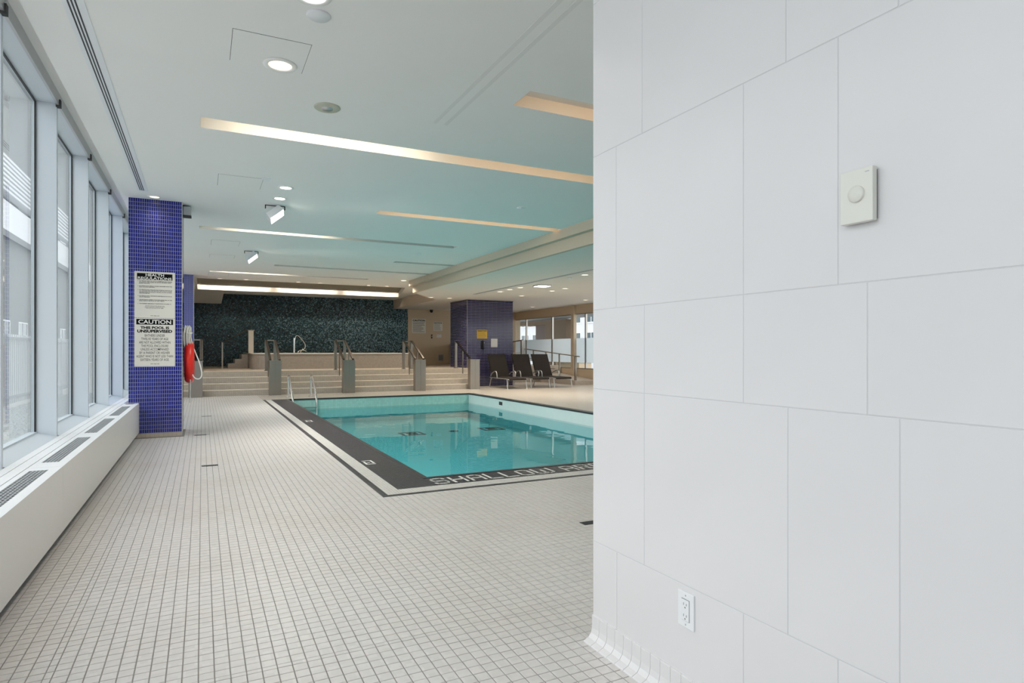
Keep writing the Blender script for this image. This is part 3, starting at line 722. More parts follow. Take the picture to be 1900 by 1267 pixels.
# lettering SHALLOW AREA in white tile strips; unit box 1 wide x 1 high, octagonal corners
LT = {'S': [[(1, .82), (.85, 1), (.15, 1), (0, .82), (0, .62), (.15, .5), (.85, .5), (1, .36), (1, .16), (.85, 0), (.15, 0), (0, .16)]],
      'H': [[(0, 0), (0, 1)], [(1, 0), (1, 1)], [(0, .5), (1, .5)]], 'A': [[(0, 0), (0, .8), (.2, 1), (.8, 1), (1, .8), (1, 0)], [(0, .42), (1, .42)]],
      'L': [[(0, 1), (0, 0), (1, 0)]], 'O': [[(.15, 0), (0, .15), (0, .85), (.15, 1), (.85, 1), (1, .85), (1, .15), (.85, 0), (.15, 0)]],
      'W': [[(0, 1), (0, .15), (.15, 0), (.38, 0), (.5, .15), (.62, 0), (.85, 0), (1, .15), (1, 1)], [(.5, .15), (.5, .7)]],
      'R': [[(0, 0), (0, 1), (.85, 1), (1, .85), (1, .6), (.85, .48), (0, .48)], [(.5, .48), (1, 0)]], 'E': [[(1, 1), (0, 1), (0, 0), (1, 0)], [(0, .5), (.8, .5)]]}
def strokes(mb, ch, x, y, w_, h_, t=.022, z=.0008):
    for pl in LT[ch]:
        for p, q in zip(pl, pl[1:]):
            a = Vector((x + p[0] * w_, y + p[1] * h_)); b = Vector((x + q[0] * w_, y + q[1] * h_)); d = (b - a).normalized(); nrm = Vector((-d.y, d.x)) * t / 2; a = a - d * t * .4; b = b + d * t * .4
            mb.prism([tuple(a + nrm), tuple(a - nrm), tuple(b - nrm), tuple(b + nrm)], -.001, z)
xx = 1.80
for ch, wd in (('S', .118), ('H', .112), ('A', .118), ('L', .105), ('L', .105), ('O', .115), ('W', .165), (' ', .03), ('A', .118), ('R', .118), ('E', .11), ('A', .118)):
    if ch != ' ':
        m = MB(); strokes(m, ch, xx, 5.028, wd, .21); m.build('letter', 'signw', pool)
    xx += wd + .056
# small worn depth marks in the left band
for (dx, dy) in ((1.50, 10.35), (1.47, 6.2)):
    m = MB()
    for a, b, c, d in ((0, .10, .0, .02), (0, .02, .02, .16), (.08, .10, .05, .2), (.0, .10, .2, .22), (.03, .06, .09, .11)): m.box((dx + a, dy + c, -.001), (dx + b, dy + d, .001))
    m.build('depth_mark', 'signw', pool)

# ---- pool ladder
ld = thing('pool_ladder', 'curved stainless pool ladder at the far left corner of the water', 'ladder', (0, 0, 0))
for x in (1.905, 2.44):
    P = [(x, 16.16, 0.0), (x, 16.16, .42), (x, 16.13, .50), (x, 16.04, .53), (x, 15.9, .48), (x, 15.38, .06), (x, 15.32, -.04), (x, 15.32, -.45)]
    m = MB(); m.tube(smooth(P, 2), .024, 12); m.build('rail', 'chrome', ld)
    m = MB(); m.lathe([(.001, .014), (.05, .014), (.06, .001)], (x, 16.16, 0), 16); m.build('flange', 'chrome', ld)
for z in (-.22, -.42):
    m = MB(); m.box((1.905, 15.28, z), (2.44, 15.36, z + .02)); m.build('ladder_tread', 'steel', ld)

# ---- floor drains
for k, (x, y, wd, lab) in enumerate(((.07, 12.04, .15, 'farthest of the small black slot drains on the left deck'), (-.02, 9.38, .145, 'black slot drain in the deck level with the near blue pillar'), (.07, 6.84, .145, 'nearest black slot drain on the left deck'), (2.30, 3.44, .13, 'black drain half hidden at the foot of the panelled wall'))):
    t = thing('floor_drain', lab, 'drain', (x, y, 0), 'black slot drains in the deck')
    m = MB(); m.box((-wd / 2, -.036, -.004), (wd / 2, .036, .0012)); m.build('drain_body', 'black', t)
    m = MB()
    for q in range(9): m.box((-wd / 2 + .004 + q * (wd - .014) / 8, -.032, .0012), (-wd / 2 + .010 + q * (wd - .014) / 8, .032, .002))
    m.build('drain_grate', 'dark', t)

# ================================================================== THINGS ON THE WALLS
def ybox(w_, h_, d=.004): m = MB(); m.box((-w_ / 2, -d, -h_ / 2), (w_ / 2, 0, h_ / 2)); return m
# health regulations sign
PYF = 9.3895
sg = thing('health_sign', 'upper cream sign on the blue pillar headed HEALTH REGULATIONS', 'sign', (-.555, PYF, 1.873), 'pool rules on the near blue pillar')
ybox(.465, .606).build('board', 'sign', sg)
m = ybox(.405, .082, .0005); 
m.build('header_bar', 'ink', sg, (0, -.0042, .238))
m = MB(); text_mb(m, 'HEALTH', .21, .033, 0, .258, bold=.02, y=-.0052); text_mb(m, 'REGULATIONS', .385, .033, 0, .217, bold=.02, y=-.0052); m.build('header_lettering', 'signw', sg, fix=False)
items = [['NO PERSON INFECTED WITH A COMMUNICABLE DISEASE', 'OR HAVING OPEN SORES ON HIS OR HER BODY SHALL', 'ENTER THE POOL.'],
         ['NO PERSON SHALL BRING A GLASS CONTAINER ONTO THE', 'DECK OR INTO THE POOL.'],
         ['NO PERSON SHALL POLLUTE THE WATER IN THE POOL IN', 'ANY MANNER AND THAT SPITTING, SPOUTING OF WATER', 'AND BLOWING THE NOSE IN THE POOL OR ON THE DECK', 'ARE PROHIBITED.'],
         ['NO PERSON SHALL ENGAGE IN BOISTEROUS PLAY IN OR', 'ABOUT THE POOL.'],
         ['THE MAXIMUM NUMBER OF BATHERS PERMITTED ON THE', 'DECK AND IN THE POOL AT ANY TIME IS'],
         ['THE NEAREST EMERGENCY TELEPHONE IS LOCATED AT']]
m = MB(); zz = .178
full = len(items[0][0])
for n_, it in enumerate(items):
    text_mb(m, '%d.' % (n_ + 1), .01, .0085, -.195, zz, y=-.0045, align='l', bold=.03)
    for ln in it:
        text_mb(m, ln, .375 * min(1, len(ln) / 46), .0100, -.178, zz, y=-.0045, align='l', bold=.035); zz -= .0150
    zz -= .020
zz += .006

for ln, wd in (('THE ABOVE REGULATIONS ARE FOR YOUR', .22), ('HEALTH AND SAFETY. PLEASE HELP US TO', .23), ('KEEP THE POOL SAFE AT ALL TIMES.', .20)):
    text_mb(m, ln, wd, .009, 0, zz, y=-.0045, bold=.01); zz -= .0145
text_mb(m, 'ONT. REG. 565', .10, .009, 0, -.275, y=-.0045, bold=.03)
m.build('lettering', 'ink', sg, fix=False)
sg = thing('caution_sign', 'lower cream sign on the blue pillar reading CAUTION THIS POOL IS UNSUPERVISED', 'sign', (-.555, PYF, 1.250), 'pool rules on the near blue pillar')
ybox(.465, .632).build('board', 'sign', sg)
ybox(.42, .072, .0005).build('header_bar', 'ink', sg, (0, -.0042, .268))
m = MB(); text_mb(m, 'CAUTION', .375, .052, 0, .268, bold=.02, y=-.0052); m.build('header_lettering', 'signw', sg, fix=False)
m = MB()
text_mb(m, 'THIS POOL IS', .33, .036, 0, .192, bold=.05, y=-.0045); text_mb(m, 'UNSUPERVISED', .40, .040, 0, .146, bold=.05, y=-.0045)
for k, (ln, wd) in enumerate((('BATHERS UNDER', .23), ('TWELVE YEARS OF AGE', .31), ('ARE NOT ALLOWED WITHIN', .36), ('THE POOL ENCLOSURE', .31), ('UNLESS ACCOMPANIED', .32), ('BY A PARENT OR HIS/HER', .345), ('AGENT WHO IS NOT LESS THAN', .42), ('SIXTEEN YEARS OF AGE.', .33))):
    text_mb(m, ln, wd, .032, 0, .090 - .0455 * k, bold=.004, y=-.0045)
text_mb(m, 'ONT. REG. 565', .10, .010, 0, -.283, y=-.0045, bold=.03)
m.build('lettering', 'ink', sg, fix=False)

# lifebuoy on the pillar side
lb = thing('lifebuoy', 'red lifebuoy with white rope on the side of the blue pillar', 'lifebuoy', (-.158, 9.74, .985))
m = MB(); m.tube([(0, .235 * math.cos(2 * PI * k / 40), .235 * math.sin(2 * PI * k / 40)) for k in range(40)], .062, 16, closed=True); m.build('ring', 'red', lb)
m = MB(); m.tube(smooth([(.03, -.12, .24), (.08, -.20, .12), (.14, -.24, -.05), (.16, -.25, -.19), (.12, -.24, -.24), (.06, -.24, -.22), (.03, -.20, -.14)]), .008, 8); m.build('grab_rope', 'rope', lb)
m = MB(); m.tube(smooth([(.01, -.16, -.16), (.015, -.17, -.3), (.01, -.16, -.45), (.01, -.16, -.56)]), .006, 8); m.build('rope_tail', 'rope', lb)
m = MB()
for k in range(9):
    xo = -.055 + .008 * k; yo = -.16 + .02 * (k % 4); zt = .50 - .012 * (k % 3); zb = .17 + .03 * (k % 3)
    m.tube(smooth([(xo + .01, yo, zt), (xo - .008, yo - .05, .42), (xo - .012, yo - .045, .30), (xo, yo, zb), (xo + .006, yo + .05, .30), (xo + .014, yo + .05, .42), (xo + .01, yo, zt)]), .008, 7)
m.tube(smooth([(-.06, -.17, .40), (.0, -.22, .385), (.04, -.17, .40), (.0, -.10, .41), (-.06, -.17, .40)]), .012, 7)
m.tube(smooth([(.035, -.12, .24), (.02, -.13, .34), (-.01, -.10, .44)]), .009, 7)
m.build('rope_coil', 'rope', lb)
m = MB(); m.box((-.078, -.09, .46), (-.0, -.07, .48)); m.build('hook', 'alu', lb); m = MB(); m.box((-.078, -.07, -.2), (-.05, .07, -.16)); m.build('hook', 'alu', lb)
sb = thing('junction_box', 'small grey box high on the blue pillar side under the ceiling', 'box', (-.235, 9.60, 3.03))
m = MB(); m.box((0.0, -.06, -.045), (.10, .12, .08), bevel=.006); m.build('housing', 'alu', sb); m = MB(); m.box((.0, -.065, -.05), (.104, .125, -.043)); m.build('bottom_plate', 'dark', sb)

# thermostat dial on the panelled wall
tm = thing('thermostat', 'square cream wall thermostat with round dial on the panelled wall', 'thermostat', (1.38, .929, 1.496))
m = MB(); m.box((-.008, -.036, -.056), (0, .036, .056)); m.build('back_plate', 'dark', tm)
m = MB(); m.box((-.024, -.040, -.062), (-.007, .040, .062), bevel=.002); m.build('cover', 'cream', tm)
m = MB(); m.lathe([(.0195, -.022), (.0195, -.028), (.018, -.0305), (.001, -.0312)], axis='x', n=32); m.build('dial', 'cream', tm, (0, -.002, .004))
m = MB(); m.box((-.0243, -.032, .050), (-.0238, -.022, .0525)); m.build('badge', 'alu', tm)
# outlet
ou = thing('wall_outlet', 'white double power outlet low on the panelled wall', 'outlet', (1.38, 1.515, .3135))
m = MB(); m.box((-.006, -.036, -.0565), (0, .036, .0565), bevel=.002); m.build('cover_plate', 'plastic', ou)
m = MB(); m.box((-.0064, -.0180, -.0345), (-.0056, .0180, .0345)); m.build('recess_line', 'dark', ou)
m = MB(); m.box((-.0085, -.0168, -.0333), (-.005, .0168, .0333), bevel=.001); m.build('receptacle', 'plastic', ou)
m = MB()
for z in (.017, -.019):
    m.box((-.0088, .0055, z - .002), (-.0084, .007, z + .006)); m.box((-.0088, -.007, z - .002), (-.0084, -.0055, z + .005)); m.lathe([(.001, -.0088), (.0024, -.0088), (.0024, -.0084)], (0, 0, z - .0085), 10, axis='x')
m.build('socket_slots', 'ink', ou)
m = MB()
for z in (.046, -.046): m.lathe([(.0001, -.0072), (.0022, -.0070), (.0028, -.006)], (0, 0, z), 12, axis='x')
m.build('screws', 'alu', ou)

# notices on the far beige wall
def notice(name, label, x0, x1, z0, z1, y, board, lines, title=None, group=None, ink='ink', hd=False):
    t = thing(name, label, 'sign', ((x0 + x1) / 2, y, (z0 + z1) / 2), group); w_, h_ = x1 - x0, z1 - z0
    ybox(w_, h_, .006).build('board', board, t); m = MB(); zt = h_ / 2
    if title: text_mb(m, title, w_ * .88, h_ * .13, 0, zt - h_ * .12, bold=.04, y=-.0065); zt -= h_ * .22
    for k in range(lines):
        z = zt - (k + .5) * (zt + h_ / 2 * .9) / lines; ww = w_ * random.uniform(.62, .86)
        m.box((-w_ * .43, -.0066, z - h_ * .010), (-w_ * .43 + ww, -.0061, z + h_ * .012))
    m.build('lettering', ink, t, fix=False); return t
notice('wall_sign', 'larger cream rules board on the beige wall beside the mosaic', 7.45, 8.03, 1.85, 2.42, 23.8, 'sign', 8, 'CAUTION', 'notices on the beige wall')
notice('wall_sign', 'smaller cream rules board left of the purple pillar', 8.35, 8.74, 1.95, 2.31, 23.8, 'sign', 6, 'NOTICE', 'notices on the beige wall')
notice('wall_sign', 'tiny white card under the smaller rules board', 8.49, 8.69, 1.685, 1.81, 23.8, 'paper', 2, None, 'notices on the beige wall')
notice('yellow_notice', 'yellow notice above the black telephone on the purple pillar', 7.936, 8.298, 1.54, 1.815, 18.403, 'yellow', 5, 'EMERGENCY PHONE')
notice('paper_notice', 'white paper sheet right of the black telephone', 8.433, 8.667, 1.261, 1.541, 18.403, 'paper', 9, None, None, 'alu')
ph = thing('telephone', 'black wall telephone with hanging handset and cord on purple pillar', 'telephone', (8.13, 18.403, 1.34))
m = MB(); m.box((-.05, -.04, -.12), (.05, 0, .12), bevel=.008); m.build('body', 'black', ph)
m = MB(); m.tube(smooth([(.0, -.05, .13), (.0, -.09, .10), (.0, -.08, .0), (0, -.09, -.10), (0, -.05, -.13)]), .02, 10); m.build('handset', 'black', ph)
m = MB(); m.lathe([(.001, -.045), (.025, -.045), (.025, -.04)], (.03, 0, .06), 14, axis='y'); m.build('label_disc', 'paper', ph)
m = MB(); m.tube([(.02 + .008 * math.sin(k * 1.3), -.03 + .008 * math.cos(k * 1.3), -.12 - .009 * k) for k in range(28)], .006, 6); m.build('cord', 'black', ph)
cm = thing('ceiling_camera', 'dark dome camera where beige wall meets ceiling', 'camera', (8.23, 23.68, ZR))
m = MB(); m.lathe([(.07, 0), (.07, -.03)], n=18); m.build('mount', 'dark', cm); m = MB(); m.lathe([(.065, -.03), (.06, -.08), (.035, -.11), (.001, -.12)], n=18); m.build('dome', 'black', cm)
vt = thing('wall_vent', 'small grey vent low on the beige far wall', 'vent', (8.67, 23.8, .87)); ybox(.23, .26, .006).build('frame', 'alu', vt)
m = MB()
for k in range(6): m.box((-.09, -.010, -.1 + k * .037), (.09, -.006, -.085 + k * .037))
m.build('louvres', 'dark', vt)
sw = thing('wall_switch', 'small dark control on the beige wall between the notices', 'switch', (8.28, 23.8, 1.72)); m = MB(); m.box((-.03, -.02, -.08), (.03, 0, .08), bevel=.004); m.build('plate', 'dark', sw)
m = MB(); m.box((-.01, -.03, -.02), (.01, -.02, .02)); m.build('key', 'alu', sw)
lw = MB(); lw.box((9.05, 20.9, .597), (9.2, 23.78, 1.42)); struct(lw.build('wall_low', 'beige'), 'low beige wall beside the purple pillar', 'wall')

# ================================================================== CEILING FITTINGS
def spot(parent, z, power, col, size=.12, blend=1.0, angle=2.4):
    l = bpy.data.lights.new('lamp', 'SPOT'); l.energy = power; l.color = col; l.shadow_soft_size = size / 2; l.spot_size = angle; l.spot_blend = blend
    o = bpy.data.objects.new('lamp', l); C.objects.link(o); o.parent = parent; o.location = (0, 0, z)
def downlight(x, y, z, r, label, warm=False, power=LAMP_W, trim='ceil', group='round ceiling downlights'):
    t = thing('downlight', label, 'ceiling light', (x, y, z), group)
    m = MB(); m.lathe([(r * 1.45, 0), (r * 1.42, -.006), (r * 1.05, -.008), (r, -.004), (r * .96, .0)], n=28); m.build('trim_ring', trim, t)
    m = MB(); m.disc((0, 0, -.002), r * .97); m.build('lens', 'lamp_y' if warm else 'lamp_w', t)
    spot(t, -.03, power, (1, .86, .69) if warm else (1, .94, .86), r * 1.6)
    return t
DL = [(.55, 3.60, .075, 'largest downlight, cut by the top edge of the frame', False), (.485, 4.575, .078, 'warm downlight inside the nearest access panel', True),
      (.911, 7.989, .065, 'farther-right of the two paired downlights before the near floodlight', False), (.906, 8.588, .065, 'downlight directly in front of the near tilted floodlight', False),
      (.969, 14.2, .06, 'downlight directly behind the far tilted floodlight', False), (-.55, 9.22, .055, 'small warm downlight washing the near blue pillar', True),
      (.437, 18.80, .06, 'downlight before the cove, leftmost of its row', True), (1.092, 18.76, .06, 'downlight before the cove, second from the left', True),
      (2.486, 18.76, .06, 'downlight before the cove, third from the left', True), (3.091, 18.76, .06, 'downlight before the cove, fourth from the left', True),
      (4.519, 18.76, .06, 'downlight before the cove, fifth from the left', True), (5.079, 18.76, .06, 'downlight before the cove, rightmost of its row', True),
      (5.097, 17.04, .075, 'downlight between the far short slot and the bulkhead', True)]
for i, (x, y, r, lab, wm) in enumerate(DL): downlight(x, y, ZC - (.004 if i == 1 else 0), r, lab, wm, 4 if i == 5 else LAMP_W)
DR = [(6.304, 18.169, 'downlight left of the purple pillar, nearer the mosaic'), (6.912, 18.192, 'downlight just left of the purple pillar top'), (7.42, 15.576, 'farthest downlight along the right ceiling line'),
      (7.39, 14.916, 'second downlight along the right ceiling line from the pillar'), (7.41, 14.335, 'third downlight along the right ceiling line from the pillar'), (8.555, 16.46, 'downlight just over the right top of the purple pillar'),
      (8.602, 14.743, 'left of the paired downlights right of the square floodlight'), (8.563, 14.0, 'right of the paired downlights right of the square floodlight'), (7.421, 11.314, 'nearest downlight along the right ceiling line, by the panelled wall'),
      (11.09, 16.88, 'downlight by the window fascia next to the panelled wall edge'), (11.1, 20.46, 'downlight over the right windows above the loungers'), (10.05, 20.39, 'downlight half hidden at the right edge of the purple pillar')]
for x, y, lab in DR: downlight(x, y, ZR, .075, lab, True)
for k, (a, b) in enumerate(((-.05, 2.0), (2.35, 4.2), (4.6, 6.35))):
    t = thing('cove_lamp', ('linear lamp in the cove recess above the hot tub, %s of three' % ('leftmost', 'middle', 'rightmost')[k]), 'ceiling light', ((a + b) / 2, 22.12, ZC + .15), 'linear lamps in the cove')
    m = MB(); m.box((-(b - a) / 2, -.02, -.03), ((b - a) / 2, .02, .004)); m.build('housing', 'ceil2', t)
    l = bpy.data.lights.new('lamp', 'AREA'); l.shape = 'RECTANGLE'; l.size = b - a; l.size_y = .03; l.energy = 8.5; l.color = (1, .87, .70); l.spread = 2.2
    o = bpy.data.objects.new('lamp', l); C.objects.link(o); o.parent = t; o.location = (0, .022, -.012); o.rotation_euler = (PI / 2 - .35, 0, 0)
def ceil_disc(name, x, y, z, r, label, cat, mt, core=None):
    t = thing(name, label, cat, (x, y, z)); m = MB(); m.lathe([(r, 0), (r, -.006), (r * .93, -.012), (.001, -.013)], n=28); m.build('cover', mt, t)
    if core: m = MB(); m.lathe([(r * .45, -.012), (r * .42, -.018), (.001, -.018)], n=24); m.build('centre_cap', core, t)
ceil_disc('ceiling_speaker', .914, 5.204, ZC, .105, 'round olive-grey ceiling speaker between panel and long slot', 'speaker', 'spk', 'alu')
ceil_disc('ceiling_disc', .619, 3.80, ZC, .07, 'white round cap beside the largest downlight', 'disc', 'white')
ceil_disc('ceiling_disc', 3.961, 7.638, ZC, .06, 'small white cap in the ceiling beyond the long slot, at right', 'disc', 'white')
ceil_disc('ceiling_disc', 3.965, 12.232, ZC, .06, 'small white cap in the far teal ceiling', 'disc', 'white')
ceil_disc('ceiling_disc', 7.417, 11.936, ZR, .06, 'small white cap on the right ceiling near the panelled wall', 'disc', 'white')
ceil_disc('ceiling_disc', .66, 7.66, ZC, .05, 'small white disc at the corner of the rectangular access panel', 'disc', 'white')
AP = [(.168, .640, 4.187, 4.655, 'nearest square access panel, around the warm downlight'), (.163, .637, 7.70, 8.23, 'rectangular access panel left of the paired downlights'),
      (.147, .62, 12.30, 12.90, 'access panel left of the far tilted floodlight, before it'), (.14, .615, 14.15, 14.64, 'access panel left of the far tilted floodlight, behind it'), (.143, .62, 17.5, 18.1, 'farthest access panel, left of the far light slot')]
for x0, x1, y0, y1, lab in AP:
    t = thing('access_panel', lab, 'ceiling panel', (x0, y0, ZC), 'ceiling access panels'); w_, d_ = x1 - x0, y1 - y0
    m = MB(); m.box((0, 0, -.0008), (w_, d_, .001)); m.build('gap', 'dark', t)
    m = MB(); m.box((.003, .003, -.0025), (w_ - .003, d_ - .003, .0)); m.build('door', 'ceil', t)
def flood(x, y, z, label, s=1.0):
    t = thing('floodlight', label, 'floodlight', (x, y, z), 'tilted floodlights over the left deck')
    m = MB(); m.box((-.13, -.012, -.05), (-.118, .012, 0)); m.box((.118, -.012, -.05), (.13, .012, 0)); m.box((-.13, -.015, -.006), (.13, .015, 0)); m.build('bracket', 'black', t)
    R_ = Matrix.Translation((0, 0, -.118)) @ Matrix.Rotation(math.radians(-40), 4, 'Y') @ Matrix.Rotation(math.radians(-12), 4, 'X')
    m = MB()
    a = .10; b = .115
    vs = [(-a, -a, .05), (a, -a, .05), (a, a, .05), (-a, a, .05), (-b, -b, -.045), (b, -b, -.045), (b, b, -.045), (-b, b, -.045)]
    m.add([R_ @ Vector(v) for v in vs], [(0, 3, 2, 1), (4, 5, 6, 7), (0, 1, 5, 4), (1, 2, 6, 5), (2, 3, 7, 6), (3, 0, 4, 7)]); m.build('housing', 'white', t)
    m = MB(); m.box((-b + .012, -b + .012, -.047), (b - .012, b - .012, -.0455), mat4=R_); m.build('lens', 'lamp_w', t)
    l = bpy.data.lights.new('lamp', 'SPOT'); l.energy = 290; l.color = (1, .95, .88); l.shadow_soft_size = .08; l.spot_size = 2.2; l.spot_blend = .8
    o = bpy.data.objects.new('lamp', l); C.objects.link(o); o.parent = t; o.location = R_ @ Vector((0, 0, -.07)); o.rotation_euler = R_.to_euler()
flood(.895, 9.05, ZC, 'tilted white square floodlight nearest the camera, behind the paired downlights')
flood(.88, 13.4, ZC, 'tilted white square floodlight farther back over the left deck')
t = thing('square_downlight', 'bright square recessed floodlight on the right-hand ceiling', 'ceiling light', (7.63, 13.57, ZR))
m = MB(); m.box((-.17, -.17, -.03), (.17, .17, 0)); m.build('housing', 'alu', t); m = MB(); m.box((-.155, -.155, -.036), (.155, .155, -.031)); m.build('lens', 'lamp_w', t); spot(t, -.09, 110, (1, .92, .8), .2)
# linear diffusers
t = thing('linear_diffuser', 'long white slotted air diffuser in the left ceiling', 'vent', (0, 0, ZC))
m = MB(); m.box((-.715, -2.0, -.004), (-.60, 8.93, .001)); m.build('frame', 'white', t)
for x in (-.683, -.664, -.645): m = MB(); m.box((x - .0045, -2.0, -.0052), (x + .0045, 8.90, -.0042)); m.build('slot', 'black', t)
t = thing('linear_diffuser', 'long thin dark air diffuser line in the right ceiling', 'vent', (0, 0, ZR))
m = MB(); m.box((7.02, 8.0, -.004), (7.14, 16.6, .001)); m.build('frame', 'white', t); m = MB(); m.box((7.04, 8.0, -.006), (7.062, 16.6, -.0042)); m.box((7.10, 8.0, -.006), (7.118, 16.6, -.0042)); m.build('slot', 'black', t)
# added darker strips standing in for a soft dark double band on the ceiling
t = MB(); t.box((1.80, 2.6, ZC - .0012), (1.835, 5.15, ZC + .0)); t.box((1.90, 2.6, ZC - .0012), (1.935, 5.15, ZC)); struct(t.build('ceiling_strips', mat('darker_strip_paint', (.79, .79, .78), .7)), 'faint pair of added darker strips on the near ceiling', 'trim')

# ================================================================== LOUNGERS
def lounger():
    t = thing('sun_lounger', 'dark brown sling lounger against the purple pillar, leftmost of three', 'lounger', (8.42, 16.45, 0), 'brown sling loungers on the right deck')
    W2 = .31
    m = MB(); s = MB()
    prof = [(0, .30), (.04, .325), (.5, .325), (1.0, .325), (1.2, .33)]
    def sheet(mb, pr, th, w_):
        n = len(pr); vs = []
        for x in (-w_, w_):
            for (y, z) in pr: vs.append((x, y, z))
            for (y, z) in pr: vs.append((x, y, z - th))
        fs = []
        for i in range(n - 1):
            fs += [(i, i + 1, 2 * n + i + 1, 2 * n + i), (n + i, 2 * n + n + i, 2 * n + n + i + 1, n + i + 1), (i, n + i, n + i + 1, i + 1), (2 * n + i, 2 * n + i + 1, 3 * n + i + 1, 3 * n + i)]
        fs += [(0, 2 * n, 3 * n, n), (n - 1, 2 * n - 1, 4 * n - 1, 3 * n - 1)]
        mb.add(vs, fs)
    sheet(m, prof, .035, W2 - .02); m.build('seat', 'sling', t)
    bmd = MB(); n = 6; bp_ = [(1.19 + .33 * k / n - .03 * math.sin(PI * k / n) + .0, .33 + .70 * k / n) for k in range(n + 1)]
    vs = []; 
    for x in (-W2 + .02, W2 - .02):
        for (y, z) in bp_: vs.append((x, y, z))
        for (y, z) in bp_: vs.append((x, y + .028, z))
    q = n + 1; fs = []
    for i in range(n): fs += [(i, i + 1, 2 * q + i + 1, 2 * q + i), (q + i, 3 * q + i, 3 * q + i + 1, q + i + 1), (i, q + i, q + i + 1, i + 1), (2 * q + i, 2 * q + i + 1, 3 * q + i + 1, 3 * q + i)]
    fs += [(0, 2 * q, 3 * q, q), (q - 1, 2 * q - 1, 4 * q - 1, 3 * q - 1)]
    bmd.add(vs, fs); bmd.build('backrest', 'sling', t)
    for sx in (-1, 1):
        x = sx * (W2 - .005)
        m = MB(); m.tube(smooth([(x, .0, .285), (x, .1, .30), (x, 1.32, .30)]), .016, 8); m.build('side_rail', 'lalu', t)
        m = MB(); m.tube([(x, 1.19, .33), (x, 1.52, 1.03)], .013, 8); m.build('backrest_frame', 'sling', t)
        m = MB(); m.tube(smooth([(x, .10, .30), (x + sx * .01, .07, .2), (x + sx * .02, .03, .0)]), .016, 8); m.build('leg', 'lalu', t)
        m = MB(); m.tube(smooth([(x, 1.22, .30), (x + sx * .01, 1.26, .2), (x + sx * .02, 1.32, .0)]), .016, 8); m.build('leg', 'lalu', t)
        m = MB(); m.tube(smooth([(x, .80, .31), (x + sx * .02, .78, .44), (x + sx * .02, .84, .51), (x + sx * .02, .98, .50), (x + sx * .015, 1.18, .43), (x, 1.26, .36)]), .017, 8); m.build('arm', 'lalu', t)
    for y in (.12, 1.24):
        m = MB(); m.tube([(-W2, y, .29), (W2, y, .29)], .013, 8); m.build('crossbar', 'lalu', t)
    return t
l0 = lounger()
copy_tree(l0, (9.27, 16.55, 0), 'dark brown sling lounger in the middle of the three', math.radians(-2))
copy_tree(l0, (10.05, 16.5, 0), 'dark brown sling lounger nearest the windows, rightmost of three', math.radians(1.5))

# ---- ramp railing by the windows
rp = MB(); rp.add([(11.1, 17.5, 0), (12.03, 17.5, 0), (12.03, 23.8, 0), (11.1, 23.8, 0), (11.1, 17.5, .14), (12.03, 17.5, .14), (12.03, 23.8, .58), (11.1, 23.8, .58)],
                 [(0, 3, 2, 1), (4, 5, 6, 7), (0, 1, 5, 4), (1, 2, 6, 5), (2, 3, 7, 6), (3, 0, 4, 7)])
struct(rp.build('floor.002', 'step'), 'tiled ramp rising beside the right windows', 'ramp')
rr = thing('ramp_railing', 'stainless ramp railing between the loungers and the right windows', 'railing', (0, 0, 0))
for (y, zb, zt) in ((17.63, .15, .955), (18.68, .22, 1.02), (19.63, .29, 1.09), (20.58, .35, 1.16)):
    m = MB(); wd = .05 if y < 18 else .02; m.box((11.17 - wd / 2 + .02, y - .03, zb - .04), (11.20 + wd / 2, y + .03, zt)); m.build('post', 'steel', rr)
m = MB(); m.tube([(11.2, 17.4, .95), (11.2, 21.3, 1.215)], .02, 8); m.build('handrail', 'steel', rr)
m = MB(); m.tube([(11.2, 21.2, .86), (11.2, 20.0, .80)], .014, 8); m.tube([(11.2, 21.2, .60), (11.2, 19.0, .5)], .014, 8); m.build('lower_rail', 'steel', rr)
m = MB(); m.box((11.12, 21.40, .38), (11.26, 21.50, 1.55)); m.build('newel', 'steel', rr)
m = MB(); m.tube([(11.2, 21.45, 1.56), (10.4, 21.45, 1.44), (10.1, 21.45, 1.38)], .022, 8); m.build('upper_rail', 'darksteel', rr)
for z in (1.05, .8): m = MB(); m.tube([(11.2, 21.45, z + .02), (10.1, 21.45, z - .03)], .014, 8); m.build('cross_rail', 'steel', rr)
bx = thing('low_bench', 'tan low box standing outside behind the right windows', 'box', (13.6, 21.6, 0))
m = MB(); m.box((-.3, -.9, 0), (.3, .9, .66), bevel=.01); m.build('body', 'beige', bx); m = MB(); m.box((-.32, -.92, .66), (.32, .92, .69)); m.build('lid', 'step', bx)

# ================================================================== OUTSIDE
g = MB(); g.box((12.2, -20, -.3), (60, 80, -.12)); g.box((-40, -40, -.3), (-1.3, 80, -.12)); struct(g.build('ground', 'pave'), 'pale outdoor paving beyond the windows', 'ground')
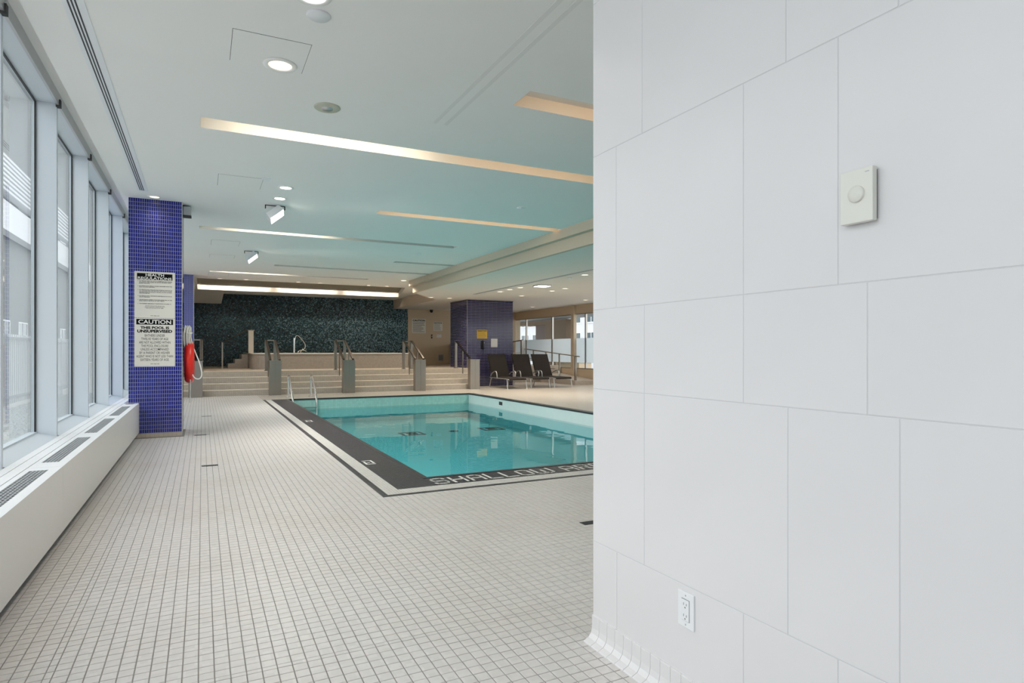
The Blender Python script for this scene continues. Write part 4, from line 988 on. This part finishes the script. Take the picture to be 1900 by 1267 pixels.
# right: vestibule with brown wall, dark door and overhead slab
vs_ = thing('entrance_block', 'brown rendered block with a dark door beyond the right windows', 'building', (15, 24, 0))
m = MB(); m.box((0, .45, -.12), (.3, 2.4, 2.62)); m.box((0, 3.5, 2.40), (.3, 4.4, 2.62)); m.box((0, 2.4, 2.42), (.3, 3.5, 2.62)); m.box((0, 4.4, 2.45), (.3, 9, 2.62)); m.build('wall', 'brown', vs_)
m = MB(); m.box((.08, 2.42, -.12), (.14, 3.48, 2.42)); d_ = m.build('door', 'maroon', vs_); m = MB(); m.tube([(.05, 2.55, 1.0), (.05, 2.55, 1.3)], .015, 8); m.build('door_handle', 'steel', d_)
m = MB(); m.box((-2.7, -4, 2.66), (.5, 10, 2.8)); m.build('canopy', 'facade_g', vs_)
def facade(name, label, X, Y0, Y1, z0, z1, wy, wz, py, pz, wallm, depth, group=None, flip=1):
    t = thing(name, label, 'building', (X, Y0, 0), group)
    m = MB(); m.box((0 if flip > 0 else -depth, 0, z0), (depth if flip > 0 else 0, Y1 - Y0, z1)); m.build('wall', wallm, t)
    fr = MB(); fr.box((-.05 * flip, -wy / 2 - .08, -.08), (0, wy / 2 + .08, 0)); fr.box((-.05 * flip, -wy / 2 - .08, wz), (0, wy / 2 + .08, wz + .08)); fr.box((-.05 * flip, -.03, 0), (0, .03, wz))
    fr.box((-.05 * flip, -wy / 2 - .08, 0), (0, -wy / 2, wz)); fr.box((-.05 * flip, wy / 2, 0), (0, wy / 2 + .08, wz)); fr.box((-.04 * flip, -wy / 2, wz * .62), (0, wy / 2, wz * .62 + .05)); fme = fr.mesh('window', 'white')
    gl = MB(); gl.box((-.02 * flip, -wy / 2, 0), (-.01 * flip, wy / 2, wz)); gme = gl.mesh('window_glass', 'fglass')
    z = z0 + .9
    while z + wz < z1 - .3:
        y = py
        while y + wy / 2 < Y1 - Y0 - .4:
            a = link('window', fme, t, (0, y, z)); link('window_glass', gme, a); y += py
        z += pz
    return t
facade('apartment_building', 'white apartment block with many windows beyond the right glazing', 24, 26, 56, -.1, 14, 1.2, 1.6, 1.95, 2.35, 'facade', 6)
# left: grey building, white panel, louvres, fence, gravel
facade('office_building', 'tall grey building seen through the left windows', -11, 44, 95, -.1, 30.0, 2.2, 2.2, 4.5, 9.9, 'facade_g', 6, flip=-1)
facade('office_building', 'low grey building close beyond the left windows', -11, 6, 43.9, -.1, 6.0, 2.2, 9.0, 4.5, 3.3, 'facade_g', 6, flip=-1)
lv = thing('louvre_canopy', 'white louvred canopy seen high through the left windows', 'canopy', (-10.5, 8, 0))
for k in range(8): m = MB(); m.box((0, 22, 10.3 + k * .27), (.5, 56, 10.44 + k * .27)); m.build('louvre', 'facade', lv)
m = MB(); m.box((-.3, 22, 8.2), (.3, 68, 9.9)); m.build('fascia', 'facade', lv)
fe = thing('picket_fence', 'white picket fence outside the left windows', 'fence', (-3.2, 9, 0))
pk = MB(); pk.box((-.015, -.03, .15), (.015, .03, 1.45)); pme = pk.mesh('picket', 'facade')
for k in range(90): link('picket', pme, fe, (0, k * .14, 0))
for z in (.25, 1.35): m = MB(); m.box((-.02, -.05, z), (.02, 12.6, z + .05)); m.build('fence_rail', 'facade', fe)
for k in range(6): m = MB(); m.box((-.04, -.04, -.12), (.04, .04, 1.45)); m.build('post', 'facade', fe, (0, 2.5 * k + .1, 0))
gv = MB()
for k in range(2600):
    x, y = random.uniform(-2.3, -1.36), random.uniform(4.2, 13.5); r = random.uniform(.012, .03); z = .36
    v = [(r, 0, 0), (-r, 0, 0), (0, r, 0), (0, -r, 0), (0, 0, r * .7), (0, 0, -r * .7)]; an = random.random() * 6
    v = [(x + a * math.cos(an) - b * math.sin(an), y + a * math.sin(an) + b * math.cos(an), z + c) for a, b, c in v]
    gv.add(v, [(0, 2, 4), (2, 1, 4), (1, 3, 4), (3, 0, 4), (2, 0, 5), (1, 2, 5), (3, 1, 5), (0, 3, 5)])
gb = MB(); gb.box((-2.35, 4.0, -.12), (-1.32, 13.6, .36)); gravel_bed = struct(gb.build('planter_bed', 'pave'), 'raised gravel bed outside the left windows', 'planter')
o = gv.build('gravel', 'gravel', None, fix=False); tag(o, 'grey gravel lying in the raised bed outside the left windows', 'gravel', kind='stuff')
